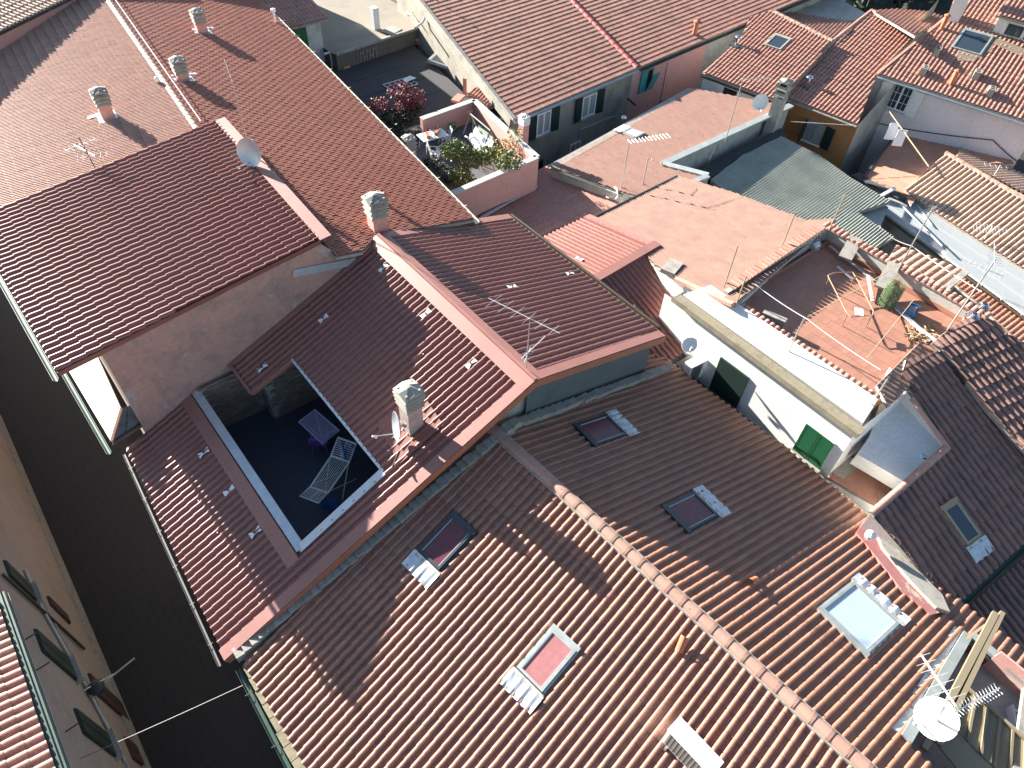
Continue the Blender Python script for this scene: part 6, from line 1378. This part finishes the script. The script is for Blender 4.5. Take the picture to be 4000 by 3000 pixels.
# bottom right: dish, antennas, beige frame and panels over the roof terrace cut
mz = 11.0
sp0 = AR.px(3700, 2905); dish('big white satellite dish at the lower right roof terrace', P(3668, 2810, 11.2), (-.62, .28, .74), .47, whitept, .35)
b = P(3630, 2860, 10.2); o = obj('dish_mast', M().tube([b, P(3690, 2760, 12.4)], .035, 7), galv); tag(o, 'steel mast behind the big white dish at lower right', 'mast')
b = P(3725, 2765, 12.2); t = thing('tv_antenna', 'long white yagi antenna pointing over the lower right roof window', 'antenna', b)
a = P(3733, 2758, 12.4); e = P(3597, 2556, 12.4); obj('boom', M().bar(a, e, .035, .035), whitept, t); el = M(); dd_ = (e - a) / np.linalg.norm(e - a); ss_ = np.array([-dd_[1], dd_[0], 0])
for i in range(7): p = a + (e - a) * (i + 1) / 7.2; L_ = .24 + .03 * (6 - i); el.tube([p - ss_ * L_, p + ss_ * L_], .007, 4)
obj('elements', el, alu, t)
b = P(3715, 2785, 12.0); t = thing('tv_antenna', 'dense silver log antenna beside the big dish, lower right', 'antenna', b); a = P(3715, 2790, 12.2); e = P(3900, 2690, 12.2)
for k in (0, .12): obj('boom', M().bar(a + (0, 0, k), e + (0, 0, k * .4), .03, .03), alu, t)
el = M(); dd_ = (e - a) / np.linalg.norm(e - a); ss_ = np.array([-dd_[1], dd_[0], 0])
for i in range(16): p = a + (e - a) * (i + .5) / 16; L_ = .13; el.tube([p - ss_ * L_ + (0, 0, .05), p, p + ss_ * L_ + (0, 0, .05)], .010, 4)
obj('elements', el, alu, t)
t = thing('pergola', 'beige metal awning frame with ribbed panels over the lower right terrace', 'pergola', P(3850, 2700, 9.5))
f0 = P(3888, 2395, 10.2); f1 = P(3660, 2830, 10.0); f2 = P(3905, 2405, 10.2); f3 = P(3690, 2850, 10.0)
obj('beam', M().bar(f0, f1 + (f1 - f0) * .2, .16, .12), beigem, t); obj('beam', M().bar(f2 + (.15, 0, 0), f3 + (.15, 0, 0) + (f3 - f2) * .15, .12, .12), beigem, t); obj('beam_gap_shade', M().bar(f0 * .5 + f2 * .5 + (.03, 0, -.05), f1 * .5 + f3 * .5 + (.03, 0, -.05), .14, .06), darkframe, t)  # last bar is dark to paint the shade between the two beams
obj('strut', M().bar(P(3775, 2495, 9.6), P(3850, 2440, 10.15), .07, .07), beigem, t)
p0, p1_, p2_, p3_ = P(3740, 2660, 9.7), P(4080, 2960, 9.7), P(4080, 3120, 9.5), P(3665, 2850, 9.5)
p3b = P(3690, 2740, 9.6)
obj('panel', M().slab([p0, p1_, P(4080, 3200, 9.4), P(3700, 2815, 9.5)], .04), beigem, t)
rb_ = M()
for i in range(7): f = (i + .5) / 7; a = p0 + (p1_ - p0) * f; e = P(3700, 2815, 9.5) * (1 - f) + P(4080, 3200, 9.4) * f; rb_.bar(a + (0, 0, .04), e + (0, 0, .04), .06, .06)
obj('panel_rib', rb_, beigem, t, kind='stuff'); obj('rail', M().bar(p0 + (0, 0, .06), p1_ + (0, 0, .06), .08, .08), beigem, t)
obj('low_panel', M().slab([P(3640, 2880, 9.6), P(3720, 2860, 9.6), P(4060, 3160, 9.4), P(3900, 3200, 9.4)], .05), beigem, t)
ck = P(3985, 2810, 8.3); t = thing('plastic_chair', 'white plastic chair cut by the right edge on the red terrace', 'chair', (ck[0], ck[1], 7.6)); T = Matrix.Translation((ck[0], ck[1], tz)) @ Matrix.Rotation(.6, 4, 'Z')
obj('seat', M().box((0, 0, .42), (.5, .48, .04), T), whitepl, t); obj('backrest', M().box((0, .26, .68), (.5, .05, .5), T), whitepl, t)
for s in (-1, 1):
    obj('armrest', M().box((s * .26, 0, .64), (.06, .5, .03), T), whitepl, t)
    for u_ in (-1, 1): obj('leg', M().box((s * .22, u_ * .2, .21), (.05, .05, .42), T), whitepl, t)
# red-floored terrace: metal bed frame, mesh roll, blue crate, planks, posts, lines
zf_ = tfz
t = thing('folding_bed', 'rusty tubular folding bed frame standing open on the red terrace', 'bed frame', P(3330, 1210, zf_)); rust = flat("rusty_tube", (.34, .19, .12), .7)
def rr_(pts, z, m_): obj('tube', M().tube([P(x, y, zz_) for (x, y), zz_ in zip(pts, z)] , .022, 7), m_, t)
rr_([(3235, 1075), (3262, 1065), (3330, 1063), (3345, 1085), (3412, 1215), (3408, 1232), (3322, 1237), (3308, 1222), (3237, 1085), (3235, 1075)], [11.0, 11.0, 11.0, 11.0, 10.9, 10.9, 10.9, 10.9, 11.0, 11.0], rust)
for p, q_ in (((3240, 1080), (3250, 1130)), ((3340, 1075), (3330, 1130)), ((3310, 1228), (3296, 1240)), ((3405, 1232), (3385, 1250))): a = P(*p, 11.0); obj('leg', M().tube([a, (a[0] + .1, a[1], zf_ + .02)], .02, 6), rust, t)
obj('hinge_plate', M().box(P(3356, 1218, 10.95), (.42, .3, .02), rz=.6), whitept, t)
mr = P(3460, 1190, zf_); t = thing('mesh_roll', 'upright roll of green wire mesh on the red terrace', 'wire roll', (mr[0], mr[1], zf_)); m_ = M(); m2 = M()
for R_i in (.33, .27, .17):
    for k in range(26): a_ = 2 * math.pi * k / 26; m_.tube([(mr[0] + R_i * math.cos(a_), mr[1] + R_i * math.sin(a_), zf_ + .02), (mr[0] + R_i * math.cos(a_ + .5), mr[1] + R_i * math.sin(a_ + .5), zf_ + .5), (mr[0] + R_i * math.cos(a_), mr[1] + R_i * math.sin(a_), zf_ + 1.0)], .009, 3, False)
    for j in range(13): z = zf_ + .04 + j * .08; m2.tube([(mr[0] + R_i * math.cos(2 * math.pi * k / 22), mr[1] + R_i * math.sin(2 * math.pi * k / 22), z + .012 * (k % 2)) for k in range(23)], .009, 3, False)
obj('upright_wires', m_, greenmesh, t, kind='stuff'); obj('ring_wires', m2, greenmesh, t, kind='stuff')
cr = P(3560, 1215, zf_ + .15); t = thing('crate', 'blue plastic crate full of debris by the terrace parapet', 'crate', (cr[0], cr[1], zf_)); T = Matrix.Translation((cr[0], cr[1], zf_)) @ Matrix.Rotation(.25, 4, 'Z'); m_ = M()
for cx, cy, sx, sy in ((0, -.19, .6, .03), (0, .19, .6, .03), (-.29, 0, .03, .36), (.29, 0, .03, .36)): m_.box((cx, cy, .16), (sx, sy, .3), T)
m_.box((0, 0, .02), (.56, .34, .02), T); obj('body', m_, bluepl, t); obj('debris', M().box((0, 0, .18), (.5, .3, .12), T), olddry, t)
for k, (a, b, wd_, mt_, lb) in enumerate((((3500, 1200), (3640, 1330), .2, olddry, 'long grey plank leaning along the terrace parapet base'), ((3560, 1260), (3680, 1350), .16, whitept, 'flaking white board beside the long grey plank'), ((3240, 960), (3420, 1100), .12, olddry, 'weathered beam along the shaded parapet foot'), ((3390, 1075), (3408, 1175), .1, whitept, 'short broken white board near the mesh roll'), ((3270, 1040), (3330, 1090), .09, zincblue, 'small blue-grey board in the terrace shade'))):
    o = obj('plank', M().bar(P(*a, zf_ + .12 + .03 * k), P(*b, zf_ + .08), wd_, .04), mt_); tag(o, lb, 'plank')
o = obj('concrete_pier', M().bar(P(3300, 1010, zf_ + .35), P(3345, 930, 11.1), .55, .12), mortar); tag(o, 'leaning grey concrete slab against far terrace parapet, in part shade', 'slab')
o = obj('concrete_pier', M().bar(P(3440, 1125, zf_ + .35), P(3495, 1030, 11.1), .50, .12), mortar); tag(o, 'sunlit concrete slab leaning behind the mesh roll', 'slab')
o = obj('concrete_slab', M().box(P(3020, 1250, 10.6), (.25, .9, .45), rz=.3), mortar); tag(o, 'low concrete block against the near terrace parapet', 'block')
dbm = M(); rr = random.Random(5)
for i in range(70): c = P(3600 + rr.uniform(-60, 60), 1310 + rr.uniform(-40, 30), zf_ + .04); dbm.bar(c, c + (rr.uniform(-.25, .25), rr.uniform(-.25, .25), rr.uniform(0, .12)), .03)
o = obj('dry_debris', dbm, wood, kind='stuff'); tag(o, 'dry twigs and rubble in the corner of the red terrace', 'debris')
for pt_, lb, z_ in ((((2955, 1115), (3150, 1245), (3440, 1445)), 'long clothesline across the red terrace', 11.6), (((3155, 1238), (3470, 1060)), 'clothesline crossing to the far parapet', 11.6), (((3385, 1400), (3570, 1170)), 'yellowish line from the corner to the crate', 11.2), (((3470, 920), (3560, 960), (3835, 1140)), 'cable along the far parapet poles', 11.9)):
    wire(lb, [P(*p, z_) for p in pt_], .016, whitept if 'long' in lb else wood, 'clothesline', 'clothesline', .05)
bl = P(3195, 965, zf_ + .1); o = leaves('dead_plant', (bl[0], bl[1], zf_ + .3), (.5, .4, .4), 160, leafmat("dry_leaves", (.10, .08, .07), (.22, .18, .17)), size=.06, seed=31); tag(o, 'dead dry plant in the shaded terrace corner', 'plant')
o = obj('blue_bag', M().lathe([(.001, 0), (.25, .02), (.28, .25), (.15, .42), (.001, .45)], Matrix.Translation(P(3175, 970, zf_)), 8), zincblue); tag(o, 'grey-blue sack beside the dead plant', 'sack')
# flags and small things on the right
fp0 = P(3470, 430, 8.9); fp1 = P(3628, 650, 8.2); o = obj('flag_pole', M().tube([fp0, fp1], .035, 7), wood); tag(o, 'long wooden pole carrying two white cloths', 'pole')
for k, (px, py, lb) in enumerate(((3480, 480, 'left white cloth on the long wooden pole'), (3512, 505, 'right white cloth on the long wooden pole'))):
    a = P(px, py, 8.7); m_ = M(); m_.slab([a, a + (.45, -.35, -.05), a + (.35, -.45, -1.0), a + (-.15, -.05, -.95)], .02); o = obj('cloth', m_, cloth_white); tag(o, lb, 'cloth', 'white cloths on the pole')
cols_ = [(.1, .15, .4), (.6, .6, .6), (.5, .1, .1), (.15, .3, .2), (.6, .5, .15)]
pf0 = uw(3105, 545) + un_ * .25; pf1 = uw(3200, 583) + un_ * .25
t = thing('prayer_flags', 'string of small coloured flags under the orange wall window', 'flags', pf0); obj('cord', M().tube([pf0, (pf0 + pf1) / 2 - (0, 0, .25), pf1], .01, 4), cable, t)
for i in range(9): f = (i + .5) / 9; p = pf0 + (pf1 - pf0) * f - np.array([0, 0, .25 * 4 * f * (1 - f)]); obj('flag', M().slab([p, p + (pf1 - pf0) * .07, p + (pf1 - pf0) * .07 - (0, 0, .24), p - (0, 0, .24)], .01), flat('flag%d' % (i % 5), cols_[i % 5], .9), t)
wire('cable strung from the zinc parapet to the white house corner', [P(3090, 475, 8.6), P(3340, 490, 8.6)], .02, whitept)
wire('black cable sagging along the white house wall', [sw(3400, 470) + nS * .08, sw(3560, 505) + nS * .08, sw(3880, 545) + nS * .08, sw(3990, 640) + nS * .08], .03, black, sag=.05)
wire('guy wire from the mast to the corrugated roof corner', [P(2800, 560, 9.4), P(2752, 670, 8.0)], .012)
wire('thin cable across the dark street', [P(285, 2975, 7.5), P(975, 2665, 8.3)], .011, cable, sag=.05)
wire('coiled wire lying on the dusty-red lean-to roof', [P(2105, 705, 7.2), P(2135, 715, 7.1), P(2125, 735, 7.1), P(2190, 715, 7.1), P(2330, 750, 7.2)], .012)
wire('loose cable curled on the dark flat roof', [P(1640, 195, zd + .03), P(1600, 215, zd + .03), P(1625, 228, zd + .03), P(1680, 232, zd + .03)], .014)
wire('hose coil on the sandy flat roof corner', [P(1590, 45, 10.25), P(1605, 60, 10.25), P(1590, 62, 10.25), P(1600, 42, 10.25), P(1622, 48, 10.25)], .03, whitept)
wp = P(1655, 75, 10.3); o = obj('white_pipe', M().tube([P(1622, 108, 10.3), P(1650, 88, 10.3), P(1660, 70, 10.6)], .07, 8), whitept); tag(o, 'bent white pipe at the corner of the sandy roof', 'pipe')
b = P(1645, 60, 10.2); o = obj('antenna_mast', M().tube([b, b + (0, 0, 2.2)], .03, 6), galv); tag(o, 'bare mast at the corner of the sandy flat roof', 'mast')
sc0 = P(3600, 1790, 8.7); t = thing('steel_flue', 'polished steel flue lying on the sunlit white wall', 'flue', P(3570, 1830, 8.8)); obj('pipe', M().tube([P(3550, 1845, 8.85), P(3600, 1790, 9.25)], .12, 14), steel, t); obj('cap', M().lathe([(.2, 0), (.2, .05), (.1, .12), (.001, .13)], Matrix.Translation(P(3603, 1787, 9.3)), 14), steel, t)
wl_ = P(3400, 2090, 9.3); o = obj('wall_lamp', M().lathe([(.001, -.18), (.15, -.08), (.16, .06), (.001, .16)], Matrix.Translation(wl_), 14), whitept); tag(o, 'round white lamp on the corner by the red parapet', 'lamp')

# unseen block added past the frame top to shade the flat roofs
NB = thing('unseen_shade_block', 'unseen tall block added beyond the top edge to shade the flat roofs', 'house', (17, 50, 0)); obj('wall', M().prism([(13.5, 47.5, 13.5), (20.5, 47.5, 13.5), (21, 56, 13.5), (13.5, 56, 13.5)], 0), facade, NB)
